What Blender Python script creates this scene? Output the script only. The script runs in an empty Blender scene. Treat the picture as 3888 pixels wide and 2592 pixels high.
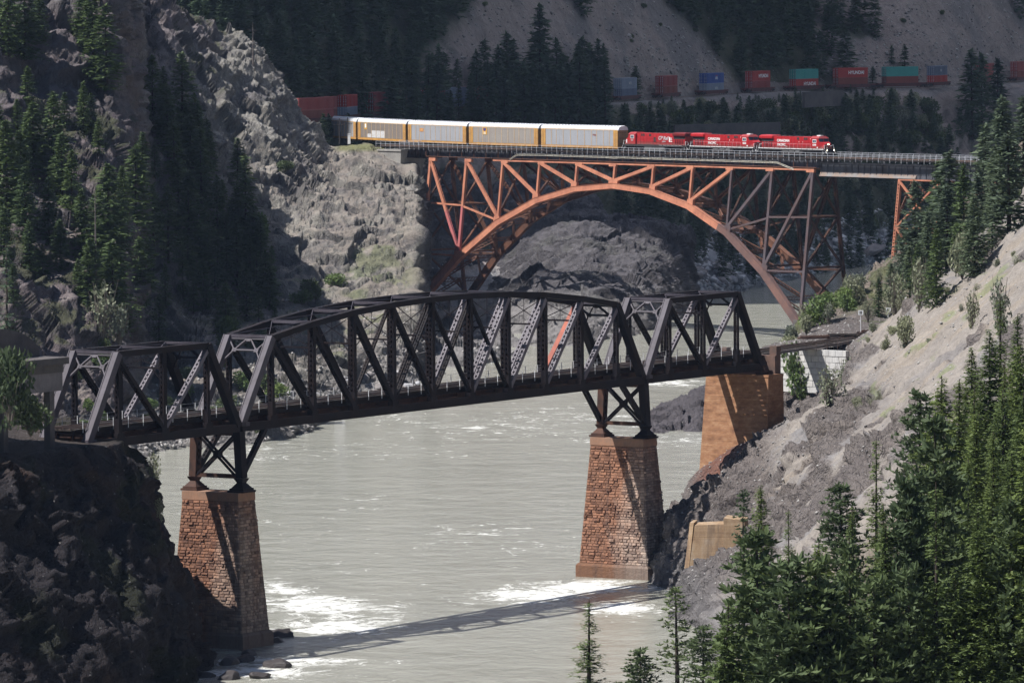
import bpy, bmesh, math, random
import numpy as np
from mathutils import Vector, Matrix
R = math.radians
SC = bpy.context.scene
COL = SC.collection

# ------------------------------------------------------------------ camera
F, PITCH, ROLL, HC = 23269.1, 0.06128, -0.00679, 83.25      # focal in px of the 3888 px wide photo
cam = bpy.data.objects.new('camera', bpy.data.cameras.new('camera'))
COL.objects.link(cam)
cam.data.sensor_width = 36.0
cam.data.lens = F / 3888 * 36.0
cam.data.clip_start = 5.0
cam.data.clip_end = 6000.0
cam.location = (0, 0, HC)
cam.rotation_euler = (Matrix.Rotation(R(90) - PITCH, 3, 'X') @ Matrix.Rotation(ROLL, 3, 'Z')).to_euler()
SC.camera = cam

# ------------------------------------------------------------------ light
SUN = np.array([-0.62, -0.26, 1.0]); SUN /= np.linalg.norm(SUN)
sun_el = math.asin(SUN[2]); sun_az = math.atan2(SUN[0], SUN[1])
w = bpy.data.worlds.new("World"); SC.world = w; w.use_nodes = True
nt = w.node_tree; bg = nt.nodes['Background']
sky = nt.nodes.new('ShaderNodeTexSky'); sky.sky_type = 'NISHITA'; sky.sun_disc = False
sky.sun_elevation = sun_el; sky.sun_rotation = sun_az; sky.air_density = 1.0; sky.dust_density = 0.3; sky.ozone_density = 3.0
nt.links.new(sky.outputs[0], bg.inputs[0]); bg.inputs[1].default_value = 0.05
sl = bpy.data.objects.new('sun', bpy.data.lights.new('sun', 'SUN')); COL.objects.link(sl)
sl.data.energy = 4.9; sl.data.angle = R(0.5); sl.data.color = (1.0, 0.97, 0.93)
sl.rotation_euler = Vector(SUN).to_track_quat('Z', 'Y').to_euler()
SC.view_settings.view_transform = 'Standard'; SC.view_settings.look = 'None'
SC.view_settings.exposure = 0.6; SC.view_settings.gamma = 1.0
SC.cycles.max_bounces = 5; SC.cycles.diffuse_bounces = 2; SC.cycles.glossy_bounces = 2
SC.cycles.transmission_bounces = 2; SC.cycles.volume_bounces = 0; SC.cycles.transparent_max_bounces = 8

# ------------------------------------------------------------------ projection helpers
CP_, SP_ = math.cos(PITCH), math.sin(PITCH); CR_, SR_ = math.cos(ROLL), math.sin(ROLL)
K = 3888 / 2352.0
def proj(P):
    P = np.asarray(P, float); X, Y, Z = P[..., 0], P[..., 1], P[..., 2] - HC
    d = Y * CP_ - Z * SP_; u = Y * SP_ + Z * CP_
    x = F * X / d; y = -F * u / d
    return (1944 + x * CR_ - y * SR_) / K, (1296 + x * SR_ + y * CR_) / K, d
def D(dx, dy, Y):
    """world point at depth Y on the ray through a point of the 2352 px wide picture"""
    a, b = dx * K - 1944, dy * K - 1296
    x = a * CR_ + b * SR_; y = -a * SR_ + b * CR_
    u = -y / F
    vy = CP_ + u * SP_; vz = -SP_ + u * CP_
    k = Y / vy
    return (x / F * k, Y, HC + vz * k)

# ------------------------------------------------------------------ noise
def _h(ix, iy, iz, s):
    n = (ix * 374761393 + iy * 668265263 + iz * 2147483647 * 3 + s * 1274126177) & 0xFFFFFFFF
    n = ((n ^ (n >> 13)) * 1274126177) & 0xFFFFFFFF
    n = n ^ (n >> 16)
    return (n & 0xFFFF) / 32767.5 - 1.0
def vnoise(P, s=0):
    P = np.asarray(P, float); f = np.floor(P); i = f.astype(np.int64); t = P - f; t = t * t * t * (t * (t * 6 - 15) + 10)
    out = 0
    for a in (0, 1):
        for b in (0, 1):
            for c in (0, 1):
                wgt = (t[..., 0] if a else 1 - t[..., 0]) * (t[..., 1] if b else 1 - t[..., 1]) * (t[..., 2] if c else 1 - t[..., 2])
                out = out + wgt * _h(i[..., 0] + a, i[..., 1] + b, i[..., 2] + c, s)
    return out
def fbm(P, o=4, s=0, ridged=False):
    P = np.asarray(P, float); a = 1.0; out = 0; tot = 0
    for k in range(o):
        n = vnoise(P, s + k * 7)
        if ridged: n = 1 - 2 * np.abs(n)
        out = out + a * n; tot += a; a *= .5; P = P * 2.03 + 11.3
    return out / tot
def smooth(x, a, b):
    t = np.clip((x - a) / (b - a), 0, 1); return t * t * (3 - 2 * t)

def facets(P, s=0):
    """broken rock: every cell of space gets its own tilted plane and offset, so the surface falls into angular blocks"""
    P = np.asarray(P, float); i = np.floor(P).astype(np.int64); best = np.full(P.shape[:-1], 1e9); out = np.zeros(P.shape[:-1])
    for a in (-1, 0, 1):
        for b in (-1, 0, 1):
            for c in (-1, 0, 1):
                j = i + (a, b, c); h = lambda k: _h(j[..., 0], j[..., 1], j[..., 2], s + k)
                cx = np.stack([j[..., 0] + .5 + .45*h(1), j[..., 1] + .5 + .45*h(2), j[..., 2] + .5 + .45*h(3)], -1)
                d = P - cx; r2 = (d*d).sum(-1); m = r2 < best
                v = .55*h(4) + d[..., 0]*h(5) + d[..., 1]*h(6) + d[..., 2]*h(7)
                best = np.where(m, r2, best); out = np.where(m, v, out)
    return out
# ------------------------------------------------------------------ object helpers
def link(o): COL.objects.link(o); return o
def tag(o, label=None, cat=None, group=None, kind=None):
    if label: o['label'] = label
    if cat: o['category'] = cat
    if group: o['group'] = group
    if kind: o['kind'] = kind
    return o
def empty(name, loc=(0, 0, 0), rz=0.0, **k):
    o = bpy.data.objects.new(name, None); o.empty_display_size = 1; link(o)
    o.location = loc; o.rotation_euler = (0, 0, rz); return tag(o, **k)
class MB:
    def __init__(s): s.v = []; s.f = []; s.m = []; s.n = 0
    def add(s, V, Fs, m=0):
        V = np.asarray(V, float).reshape(-1, 3); s.v.append(V)
        for f in Fs: s.f.append([i + s.n for i in f]); s.m.append(m)
        s.n += len(V)
    def hexa(s, c, m=0):     # 8 corners: 0-3 bottom loop, 4-7 top loop
        s.add(c, [(3, 2, 1, 0), (4, 5, 6, 7), (0, 1, 5, 4), (1, 2, 6, 5), (2, 3, 7, 6), (3, 0, 4, 7)], m)
    def box(s, x0, x1, y0, y1, z0, z1, m=0):
        s.hexa([(x0, y0, z0), (x1, y0, z0), (x1, y1, z0), (x0, y1, z0), (x0, y0, z1), (x1, y0, z1), (x1, y1, z1), (x0, y1, z1)], m)
    def beam(s, p0, p1, a, b, side=(0, 0, 1), m=0, a1=None, b1=None):
        """beam p0-p1; b = size along side, a = size across"""
        p0 = np.array(p0, float); p1 = np.array(p1, float); d = p1 - p0; L = np.linalg.norm(d)
        if L < 1e-6: return
        d /= L; sd = np.array(side, float); sd = sd - d * (sd @ d); n = np.linalg.norm(sd)
        if n < 1e-4: sd = np.cross(d, (1, 0.3, 0)); n = np.linalg.norm(sd)
        sd /= n; up = np.cross(d, sd); a1 = a if a1 is None else a1; b1 = b if b1 is None else b1
        c = [p0 - up*a/2 - sd*b/2, p0 + up*a/2 - sd*b/2, p0 + up*a/2 + sd*b/2, p0 - up*a/2 + sd*b/2,
             p1 - up*a1/2 - sd*b1/2, p1 + up*a1/2 - sd*b1/2, p1 + up*a1/2 + sd*b1/2, p1 - up*a1/2 + sd*b1/2]
        s.hexa(c, m)
    def tube(s, p0, p1, r0, r1=None, n=8, m=0, caps=True):
        r1 = r0 if r1 is None else r1
        p0 = np.array(p0, float); p1 = np.array(p1, float); d = p1 - p0; d /= max(np.linalg.norm(d), 1e-9)
        x = np.cross(d, (0.31, 0.2, 1) if abs(d[2]) < .9 else (1, 0.1, 0)); x /= np.linalg.norm(x); y = np.cross(d, x)
        V = []
        for p, r in ((p0, r0), (p1, r1)):
            for k in range(n):
                t = 2 * math.pi * k / n; V.append(p + r * (x * math.cos(t) + y * math.sin(t)))
        Fs = [(k, (k+1) % n, (k+1) % n + n, k + n) for k in range(n)]
        if caps: Fs += [tuple(range(n))[::-1], tuple(range(n, 2*n))]
        s.add(V, Fs, m)
    def prism(s, poly, y0, y1, m=0, ax=1):
        """polygon in (x,z) extruded along y"""
        n = len(poly); V = [(x, y0, z) for x, z in poly] + [(x, y1, z) for x, z in poly]
        s.add(V, [tuple(range(n)), tuple(range(n, 2*n))[::-1]] + [((k+1) % n, k, k+n, (k+1) % n + n) for k in range(n)], m)
    def laced(s, p0, p1, side, b, a, pitch=None, bar=.1, th=.05, m=0, dbl=True):
        p0 = np.array(p0, float); p1 = np.array(p1, float); d = p1 - p0; L = np.linalg.norm(d); d /= L
        sd = np.array(side, float); sd = sd - d * (sd @ d); sd /= np.linalg.norm(sd); up = np.cross(d, sd)
        for k in (-1, 1):
            s.beam(p0 + sd*k*(b-th)/2, p1 + sd*k*(b-th)/2, a, th, sd, m)
            for q in (-1, 1):   # flanges
                o = sd*k*(b/2-.07) + up*q*a/2
                s.beam(p0 + o, p1 + o, .04, .16, sd, m)
        pitch = pitch or b; n = max(1, int(round(L / pitch))); st = L / n
        for q in (-1, 1):
            o = up * q * (a/2 + .012)
            for i in range(n):
                A = p0 + d * st * i + o; B = p0 + d * st * (i+1) + o
                s.beam(A - sd*b*.44, B + sd*b*.44, .02, bar, np.cross(up, B - A), m)
                if dbl: s.beam(A + sd*b*.44 + up*q*.024, B - sd*b*.44 + up*q*.024, .02, bar, np.cross(up, B - A), m)
            for e in (0, 1):      # batten plates at the ends
                c = (p0 if e == 0 else p1) + o; dd = d if e == 0 else -d
                s.beam(c, c + dd * b * 1.1, .03, b * .96, sd, m)
    def build(s, name, mats, parent=None, origin=None, smooth=False, mw=None):
        me = bpy.data.meshes.new(name)
        V = np.concatenate(s.v) if s.v else np.zeros((0, 3))
        if parent is not None and origin is None and mw is None: V = V - np.array(parent.location)
        if origin is not None: V = V - np.array(origin)
        me.from_pydata(V.tolist(), [], s.f); me.polygons.foreach_set('material_index', s.m)
        if smooth: me.polygons.foreach_set('use_smooth', [True] * len(s.f))
        if not isinstance(mats, (list, tuple)): mats = [mats]
        for mt in mats: me.materials.append(mt)
        me.update()
        o = bpy.data.objects.new(name, me); link(o); o.parent = parent
        if origin is not None and parent is None: o.location = origin
        return o
    def local(s, name, mats, parent=None, smooth=False): return s.build(name, mats, parent, mw=1, smooth=smooth)

# ------------------------------------------------------------------ materials
class NT:
    def __init__(s, name):
        s.mat = bpy.data.materials.new(name); s.mat.use_nodes = True; s.t = s.mat.node_tree
        s.b = s.t.nodes['Principled BSDF']; s.b.inputs['Specular IOR Level'].default_value = .3
    def n(s, typ, **k):
        nd = s.t.nodes.new(typ)
        for a, v in k.items():
            if a in nd.inputs.keys() if isinstance(a, str) else False: nd.inputs[a].default_value = v
            else: setattr(nd, a, v)
        return nd
    def l(s, a, b): s.t.links.new(a, b)
    def coord(s, scale=(1, 1, 1), kind='Object'):
        c = s.t.nodes.new('ShaderNodeTexCoord'); m = s.t.nodes.new('ShaderNodeMapping'); m.inputs['Scale'].default_value = scale
        s.l(c.outputs[kind], m.inputs[0]); return m.outputs[0]
    def noise(s, vec, sc, det=4, rough=.6, dist=0):
        n = s.t.nodes.new('ShaderNodeTexNoise'); s.l(vec, n.inputs['Vector']); n.inputs['Scale'].default_value = sc
        n.inputs['Detail'].default_value = det; n.inputs['Roughness'].default_value = rough; n.inputs['Distortion'].default_value = dist
        return n.outputs[0]
    def ramp(s, fac, stops):
        r = s.t.nodes.new('ShaderNodeValToRGB'); s.l(fac, r.inputs[0]); e = r.color_ramp.elements
        while len(e) < len(stops): e.new(.5)
        for k, (p, c) in enumerate(stops):
            e[k].position = p; e[k].color = (c if isinstance(c, tuple) else (c, c, c)) + (1,)
        return r.outputs[0]
    def mix(s, fac, a, b, mode='MIX'):
        m = s.t.nodes.new('ShaderNodeMix'); m.data_type = 'RGBA'; m.blend_type = mode
        if isinstance(fac, (int, float)): m.inputs[0].default_value = fac
        else: s.l(fac, m.inputs[0])
        for v, i in ((a, 6), (b, 7)):
            if isinstance(v, tuple): m.inputs[i].default_value = v + (1,) if len(v) == 3 else v
            else: s.l(v, m.inputs[i])
        return m.outputs[2]
    def math(s, op, a, b=None, c=None):
        m = s.t.nodes.new('ShaderNodeMath'); m.operation = op
        for v, i in ((a, 0), (b, 1), (c, 2)):
            if v is None: continue
            if isinstance(v, (int, float)): m.inputs[i].default_value = v
            else: s.l(v, m.inputs[i])
        return m.outputs[0]
    def bump(s, h, strength=.5, dist=.1, nrm=None):
        b = s.t.nodes.new('ShaderNodeBump'); b.inputs['Strength'].default_value = strength; b.inputs['Distance'].default_value = dist
        s.l(h, b.inputs['Height'])
        if nrm is not None: s.l(nrm, b.inputs['Normal'])
        return b.outputs[0]
    def out(s, color=None, rough=.8, normal=None, metal=0, spec=None):
        if color is not None:
            if isinstance(color, tuple): s.b.inputs['Base Color'].default_value = color + (1,)
            else: s.l(color, s.b.inputs['Base Color'])
        if isinstance(rough, (int, float)): s.b.inputs['Roughness'].default_value = rough
        else: s.l(rough, s.b.inputs['Roughness'])
        s.b.inputs['Metallic'].default_value = metal
        if spec is not None: s.b.inputs['Specular IOR Level'].default_value = spec
        if normal is not None: s.l(normal, s.b.inputs['Normal'])
        return s.mat
def paint(name, c, c2=None, rough=.6, sc=.6, bump=.0, lo=.38, hi=.66):
    """weathered surface: c with patches of c2"""
    n = NT(name); v = n.coord(); c2 = c2 or tuple(x * .72 for x in c)
    f = n.ramp(n.noise(v, sc, 6, .68), [(lo, 0.0), (hi, 1.0)])
    f2 = n.noise(n.coord((1, 1, .25)), sc * 5, 3, .6)
    col = n.mix(f, c, c2); col = n.mix(.5, col, n.mix(f2, (.55, .55, .55), (1.45, 1.45, 1.45)), 'MULTIPLY')
    nm = n.bump(n.noise(v, sc * 9, 3), .3, bump) if bump else None
    return n.out(col, rough, nm)
M = {}
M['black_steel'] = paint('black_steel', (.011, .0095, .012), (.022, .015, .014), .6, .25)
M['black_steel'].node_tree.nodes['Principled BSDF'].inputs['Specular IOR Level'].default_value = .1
M['lit_steel'] = paint('lit_steel', (.085, .075, .092), (.055, .046, .055), .6, .5)  # paler version of the black steel, sunlight painted into the colour
M['rust_steel'] = paint('rust_steel', (.085, .040, .026), (.030, .020, .018), .8, .5)
M['red_steel'] = paint('red_steel', (.36, .11, .07), (.25, .08, .06), .7, .4)
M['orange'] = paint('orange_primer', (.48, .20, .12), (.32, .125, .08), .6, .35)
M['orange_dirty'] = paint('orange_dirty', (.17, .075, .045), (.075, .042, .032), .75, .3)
M['pink'] = paint('pink_primer', (.42, .13, .13), (.34, .11, .10), .6, .16)
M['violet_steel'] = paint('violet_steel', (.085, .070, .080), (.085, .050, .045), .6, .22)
M['rib_brown'] = paint('rib_brown', (.155, .085, .07), (.10, .065, .062), .6, .22)
M['girder'] = paint('girder_grey', (.10, .105, .125), (.06, .055, .06), .6, .3)
M['grey_paint'] = paint('grey_paint', (.20, .20, .205), (.24, .15, .10), .6, .3)
M['timber'] = paint('dark_timber', (.055, .045, .040), (.035, .028, .026), .9, 1.5)
M['ballast'] = paint('ballast', (.18, .155, .15), (.11, .10, .10), .95, 1.2, .05)
M['rail_steel'] = paint('rail_steel', (.16, .11, .09), (.10, .07, .06), .45, 1)
M['handrail'] = paint('handrail', (.50, .52, .56), (.36, .36, .40), .5, 1)
M['white_post'] = paint('white_post', (.72, .72, .74), (.5, .5, .52), .5, 1)
M['pipe'] = paint('white_pipe', (.62, .60, .52), (.40, .37, .31), .5, .8)
M['concrete'] = paint('concrete', (.34, .33, .31), (.24, .23, .22), .9, .35, .05)
M['dark_concrete'] = paint('dark_concrete', (.12, .105, .10), (.075, .068, .07), .9, .3, .05)
M['block'] = paint('concrete_block', (.52, .51, .50), (.43, .42, .41), .9, .5, .03)
M['bark'] = paint('bark', (.060, .045, .036), (.035, .028, .024), .95, 2, .03)
M['grey_wood'] = paint('grey_wood', (.15, .13, .12), (.085, .072, .068), .9, 2)

# ------------------------------------------------------------------ terrain
def catmull(net, nu, nv):
    """net (r, c, 3) -> (nu, nv, 3) fine grid through the control points"""
    def along(A, n):
        k = A.shape[0]; t = np.linspace(0, k - 1, n); i = np.minimum(t.astype(int), k - 2); f = (t - i).reshape(-1, *([1] * (A.ndim - 1)))
        P = lambda j: A[np.clip(j, 0, k - 1)]
        p0, p1, p2, p3 = P(i - 1), P(i), P(i + 1), P(i + 2)
        p0 = np.where((i > 0).reshape(f.shape), p0, 2*p1 - p2); p3 = np.where((i < k - 2).reshape(f.shape), p3, 2*p2 - p1)
        T = .38
        m1 = T * (p2 - p0); m2 = T * (p3 - p1); f2 = f*f; f3 = f2*f
        return (2*f3 - 3*f2 + 1)*p1 + (f3 - 2*f2 + f)*m1 + (-2*f3 + 3*f2)*p2 + (f3 - f2)*m2
    A = along(np.asarray(net, float), nu)
    return np.swapaxes(along(np.swapaxes(A, 0, 1), nv), 0, 1)
def gnormal(G):
    a = np.gradient(G, axis=0); b = np.gradient(G, axis=1); n = np.cross(b, a)
    return n / np.maximum(np.linalg.norm(n, axis=-1, keepdims=True), 1e-9)
class Terrain: pass
def terrain(name, net, nu, nv, mat, amp, color, calm=None, flip=False, seed=0, strata=None, extra=None):
    """fine grid, pushed along its normal by rock-shaped noise; color(G, N, z, noise) -> (.., 3) base colours"""
    G = catmull(net, nu, nv); N = gnormal(G)
    if flip: N = -N
    q = np.ones(G.shape[:2]) if calm is None else calm(G)
    Q = G * (1, 1, 1.0)
    if strata is not None: Q = G @ strata
    d = amp[0] * fbm(Q / 38.0, 3, seed) + amp[1] * fbm(Q / 13.0, 4, seed + 31, True) + amp[2] * fbm(Q / 4.2, 3, seed + 57, True) + amp[3] * fbm(Q / 1.7, 2, seed + 77)
    if len(amp) > 4:
        Wq = Q + 1.6*np.stack([fbm(Q/6, 2, seed+5), fbm(Q/6, 2, seed+6), fbm(Q/6, 2, seed+8)], -1)
        d = d + amp[4] * facets(Wq / 9.0, seed) + amp[5] * facets(Wq / 3.4, seed + 11) + amp[6] * facets(Wq / 1.5, seed + 17)
    G2 = G + N * (d * q + (extra(G) if extra is not None else 0))[..., None]
    N2 = gnormal(G2)
    if flip: N2 = -N2
    C = color(G2, N2, d)
    V = G2.reshape(-1, 3); idx = np.arange(nu * nv).reshape(nu, nv)
    f = np.stack([idx[:-1, :-1], idx[:-1, 1:], idx[1:, 1:], idx[1:, :-1]], -1).reshape(-1, 4)
    if flip: f = f[:, ::-1]
    me = bpy.data.meshes.new(name)
    me.vertices.add(len(V)); me.vertices.foreach_set('co', V.astype(np.float32).ravel())
    me.loops.add(f.size); me.loops.foreach_set('vertex_index', f.astype(np.int32).ravel())
    me.polygons.add(len(f)); me.polygons.foreach_set('loop_start', np.arange(0, f.size, 4, dtype=np.int32)); me.polygons.foreach_set('loop_total', np.full(len(f), 4, np.int32))
    me.update(); me.validate()
    ca = me.color_attributes.new('tint', 'FLOAT_COLOR', 'POINT')
    ca.data.foreach_set('color', np.concatenate([C.reshape(-1, C.shape[-1])], 1).astype(np.float32).ravel())
    me.materials.append(mat)
    o = link(bpy.data.objects.new(name, me)); tag(o, kind='structure')
    T = Terrain(); T.G = G2; T.N = N2; T.px, T.py, _ = proj(G2); T.o = o
    return T
def ground_at(T, dx, dy):
    e = (T.px - dx)**2 + (T.py - dy)**2
    e = e + np.where(T.N[..., 1] > .15, 400, 0) + .1*T.G[..., 1]
    k = np.unravel_index(np.argmin(e), e.shape); return T.G[k].copy()
def z_at(T, X, Y):
    e = (T.G[..., 0] - X)**2 + (T.G[..., 1] - Y)**2; k = np.unravel_index(np.argmin(e), e.shape); return float(T.G[k][2])

def rock_mat(name, bump=1.0, sc=1.0, stretch=(1, 1, .6)):
    """base colour comes from the vertex colour; alpha = how rocky (1) or loose (0) the surface is"""
    n = NT(name); v = n.coord(stretch)
    a = n.t.nodes.new('ShaderNodeAttribute'); a.attribute_name = 'tint'
    big = n.noise(v, .09 * sc, 5, .65); mid = n.noise(v, .55 * sc, 6, .7, .6); fine = n.noise(v, 3.2 * sc, 4, .7)
    vor = n.t.nodes.new('ShaderNodeTexVoronoi'); vor.feature = 'DISTANCE_TO_EDGE'; vor.inputs['Scale'].default_value = .33 * sc
    wv = n.t.nodes.new('ShaderNodeVectorMath'); wv.operation = 'ADD'
    ns = n.t.nodes.new('ShaderNodeTexNoise'); n.l(v, ns.inputs['Vector']); ns.inputs['Scale'].default_value = .5 * sc; ns.inputs['Detail'].default_value = 4
    sc2 = n.t.nodes.new('ShaderNodeVectorMath'); sc2.operation = 'SCALE'; n.l(ns.outputs['Color'], sc2.inputs[0]); sc2.inputs['Scale'].default_value = 4.5
    n.l(v, wv.inputs[0]); n.l(sc2.outputs[0], wv.inputs[1]); n.l(wv.outputs[0], vor.inputs['Vector'])
    crack = n.ramp(vor.outputs['Distance'], [(0.0, 0.0), (.07, 1.0)])
    rocky = a.outputs['Alpha']
    c = n.mix(1.0, a.outputs['Color'], n.mix(big, (.72, .70, .70), (1.28, 1.28, 1.28)), 'MULTIPLY')
    c = n.mix(1.0, c, n.mix(mid, (.52, .52, .54), (1.48, 1.47, 1.44)), 'MULTIPLY')
    c = n.mix(1.0, c, n.mix(fine, (.68, .68, .68), (1.32, 1.32, 1.32)), 'MULTIPLY')
    ck = n.math('MULTIPLY', n.math('SUBTRACT', 1.0, crack), n.math('MULTIPLY', rocky, n.math('MULTIPLY', n.ramp(mid, [(.42, 0.0), (.6, 1.0)]), .6)))
    c = n.mix(ck, c, (.03, .028, .03))
    # scattered pale stones on loose ground
    v2 = n.t.nodes.new('ShaderNodeTexVoronoi'); n.l(n.coord(), v2.inputs['Vector']); v2.inputs['Scale'].default_value = .95 * sc
    st = n.ramp(v2.outputs['Distance'], [(.10, 1.0), (.16, 0.0)])
    sep = n.t.nodes.new('ShaderNodeSeparateColor'); n.l(v2.outputs['Color'], sep.inputs[0])
    st = n.math('MULTIPLY', st, n.math('GREATER_THAN', sep.outputs[0], .55))
    c = n.mix(n.math('MULTIPLY', st, .45), c, (.36, .35, .34))
    h = n.math('ADD', n.math('MULTIPLY', mid, 1.0), n.math('MULTIPLY', crack, .12))
    h = n.math('ADD', h, n.math('MULTIPLY', fine, .35))
    h = n.math('ADD', h, n.math('MULTIPLY', st, .25))
    b = n.t.nodes.new('ShaderNodeBump'); n.l(h, b.inputs['Height']); b.inputs['Distance'].default_value = 2.2 * bump
    n.l(n.math('MULTIPLY_ADD', rocky, .55, .35), b.inputs['Strength'])
    n.out(c, .93, b.outputs[0], spec=.2); return n.mat
M['rock'] = rock_mat('rock')
M['rock_far'] = rock_mat('far_rock', 1.5, .6)

def blend(C, col, k): return C * (1 - k[..., None]) + np.array(col) * k[..., None]
def pack(C, rocky): return np.concatenate([C, np.clip(rocky, 0, 1)[..., None]], -1)
def near(G, p, r0, r1):
    """0 within r0 of p, 1 beyond r1"""
    return smooth(np.linalg.norm(G[..., :2] - np.array(p[:2]), axis=-1), r0, r1)

M['lit_lattice'] = paint('lit_lattice_steel', (.17, .155, .175), (.10, .085, .10), .6, .6)  # right-hand diagonals: their sunlit look is put into the base colour
# two bridges' axes
UX, UY = math.cos(1.00661), math.sin(1.00661)
CPX, CPY, ZB, WT = -7.874, 790.23, 27.4, 6.38
def B(t, wv, z): return np.array((CPX + t*UX - wv*UY, CPY + t*UY + wv*UX, z))
VX, VY = math.cos(.85542), -math.sin(.85542)
AX, AY, ZT, PA, WA = 26.082, 1391.46, 38.19, 12.94, 6.14
def A(t, wv, z): return np.array((AX + t*VX + wv*VY, AY + t*VY - wv*VX, z))     # +w towards the camera

# --- left mountain, spur with painted shade under the arch
LM = {
 -300: [(1150,930),(1080,950),(900,1000),(700,1050),(450,1100),(200,1130),(-150,1170),(150,1245)],
 -50: [(1140,960),(1060,975),(900,1010),(700,1050),(450,1100),(200,1135),(-140,1180),(160,1250)],
 100: [(1081,1010),(1020,1020),(880,1045),(680,1080),(430,1125),(200,1160),(-80,1200),(230,1265)],
 200: [(1060,1030),(1000,1040),(870,1065),(650,1090),(430,1135),(200,1172),(-45,1207),(260,1270)],
 280: [(1042,1045),(985,1055),(850,1080),(660,1115),(430,1155),(200,1190),(0,1220),(290,1285)],
 318: [(1036,1050),(980,1064),(852,1110),(742,1215),(612,1270),(350,1330),(10,1380),(40,1420)],
 350: [(1032,1055),(976,1072),(853,1125),(741,1235),(606,1288),(345,1342),(20,1392),(50,1430)],
 395: [(1028,1060),(972,1080),(855,1140),(740,1255),(600,1300),(340,1350),(32,1400),(60,1440)],
 430: [(1024,1063),(966,1082),(852,1146),(737,1275),(585,1318),(330,1362),(45,1415),(75,1455)],
 470: [(1020,1066),(960,1085),(850,1150),(735,1285),(575,1325),(320,1370),(70,1425),(90,1465)],
 540: [(1016,1070),(950,1100),(850,1150),(735,1298),(561,1338),(325,1385),(94,1438),(125,1485)],
 590: [(1010,1078),(945,1105),(850,1155),(735,1300),(561,1341),(345,1388),(140,1438),(175,1485)],
 640: [(1001,1085),(940,1110),(845,1165),(735,1300),(561,1344),(376,1390),(208,1440),(250,1485)],
 690: [(985,1100),(925,1128),(840,1175),(735,1300),(561,1345),(405,1395),(280,1445),(320,1488)],
 725: [(974,1112),(915,1140),(835,1185),(735,1300),(561,1345),(418,1398),(316,1450),(350,1492)],
 765: [(955,1132),(895,1165),(825,1200),(735,1300),(563,1346),(432,1400),(345,1453),(340,1500)],
 850: [(918,1175),(865,1210),(800,1240),(735,1300),(570,1348),(436,1402),(340,1456),(336,1500)],
 925: [(897,1200),(845,1230),(790,1255),(733,1302),(580,1350),(450,1402),(374,1448),(368,1475)],
 958: [(885,1215),(840,1240),(785,1262),(728,1305),(585,1352),(465,1402),(386,1440),(372,1472)],
 978: [(870,1240),(830,1290),(770,1400),(700,1453),(610,1465),(500,1475),(420,1482),(395,1500)],
 1060: [(845,1272),(812,1310),(765,1395),(700,1465),(612,1485),(515,1505),(440,1535),(410,1580)],
 1130: [(822,1300),(790,1340),(745,1400),(695,1455),(620,1490),(535,1520),(465,1560),(430,1600)],
 1250: [(802,1330),(780,1350),(720,1400),(650,1440),(570,1480),(500,1510),(440,1550),(420,1600)],
 1341: [(788,1350),(765,1365),(700,1400),(620,1440),(560,1470),(510,1500),(461,1540),(448,1600)],
 1400: [(779,1365),(750,1380),(690,1410),(630,1440),(580,1470),(545,1490),(512,1530),(505,1580)],
 1468: [(768,1382),(740,1395),(690,1420),(640,1445),(590,1465),(550,1490),(517,1520),(520,1570)],
 1540: [(740,1430),(722,1440),(684,1455),(640,1468),(598,1482),(564,1497),(532,1518),(545,1580)],
 1574: [(715,1478),(698,1484),(668,1492),(640,1500),(610,1508),(582,1516),(550,1528),(565,1590)],
 1588: [(704,1500),(700,1520),(690,1540),(680,1560),(668,1580),(655,1600),(640,1620),(635,1660)],
}
def net_from(cols, up=-5.0):
    out = []
    for dx in sorted(cols):
        pts = [D(dx, dy, Y) for dy, Y in cols[dx]]
        p = pts[0]; out.append([(p[0], p[1] - 14, up)] + [(p[0], p[1], min(p[2], .8))] + pts[1:])
    return np.swapaxes(np.array(out), 0, 1)
def calm_lm(G):
    q = near(G, A(-64.7, 0, 0), 9, 24) * .9 + .1
    px, py, _ = proj(G)
    q = q * (1 - .8 * smooth(px, 700, 760) * (1 - smooth(px, 900, 930)) * (1 - smooth(py, 335, 375)))   # track bench
    return q
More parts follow.
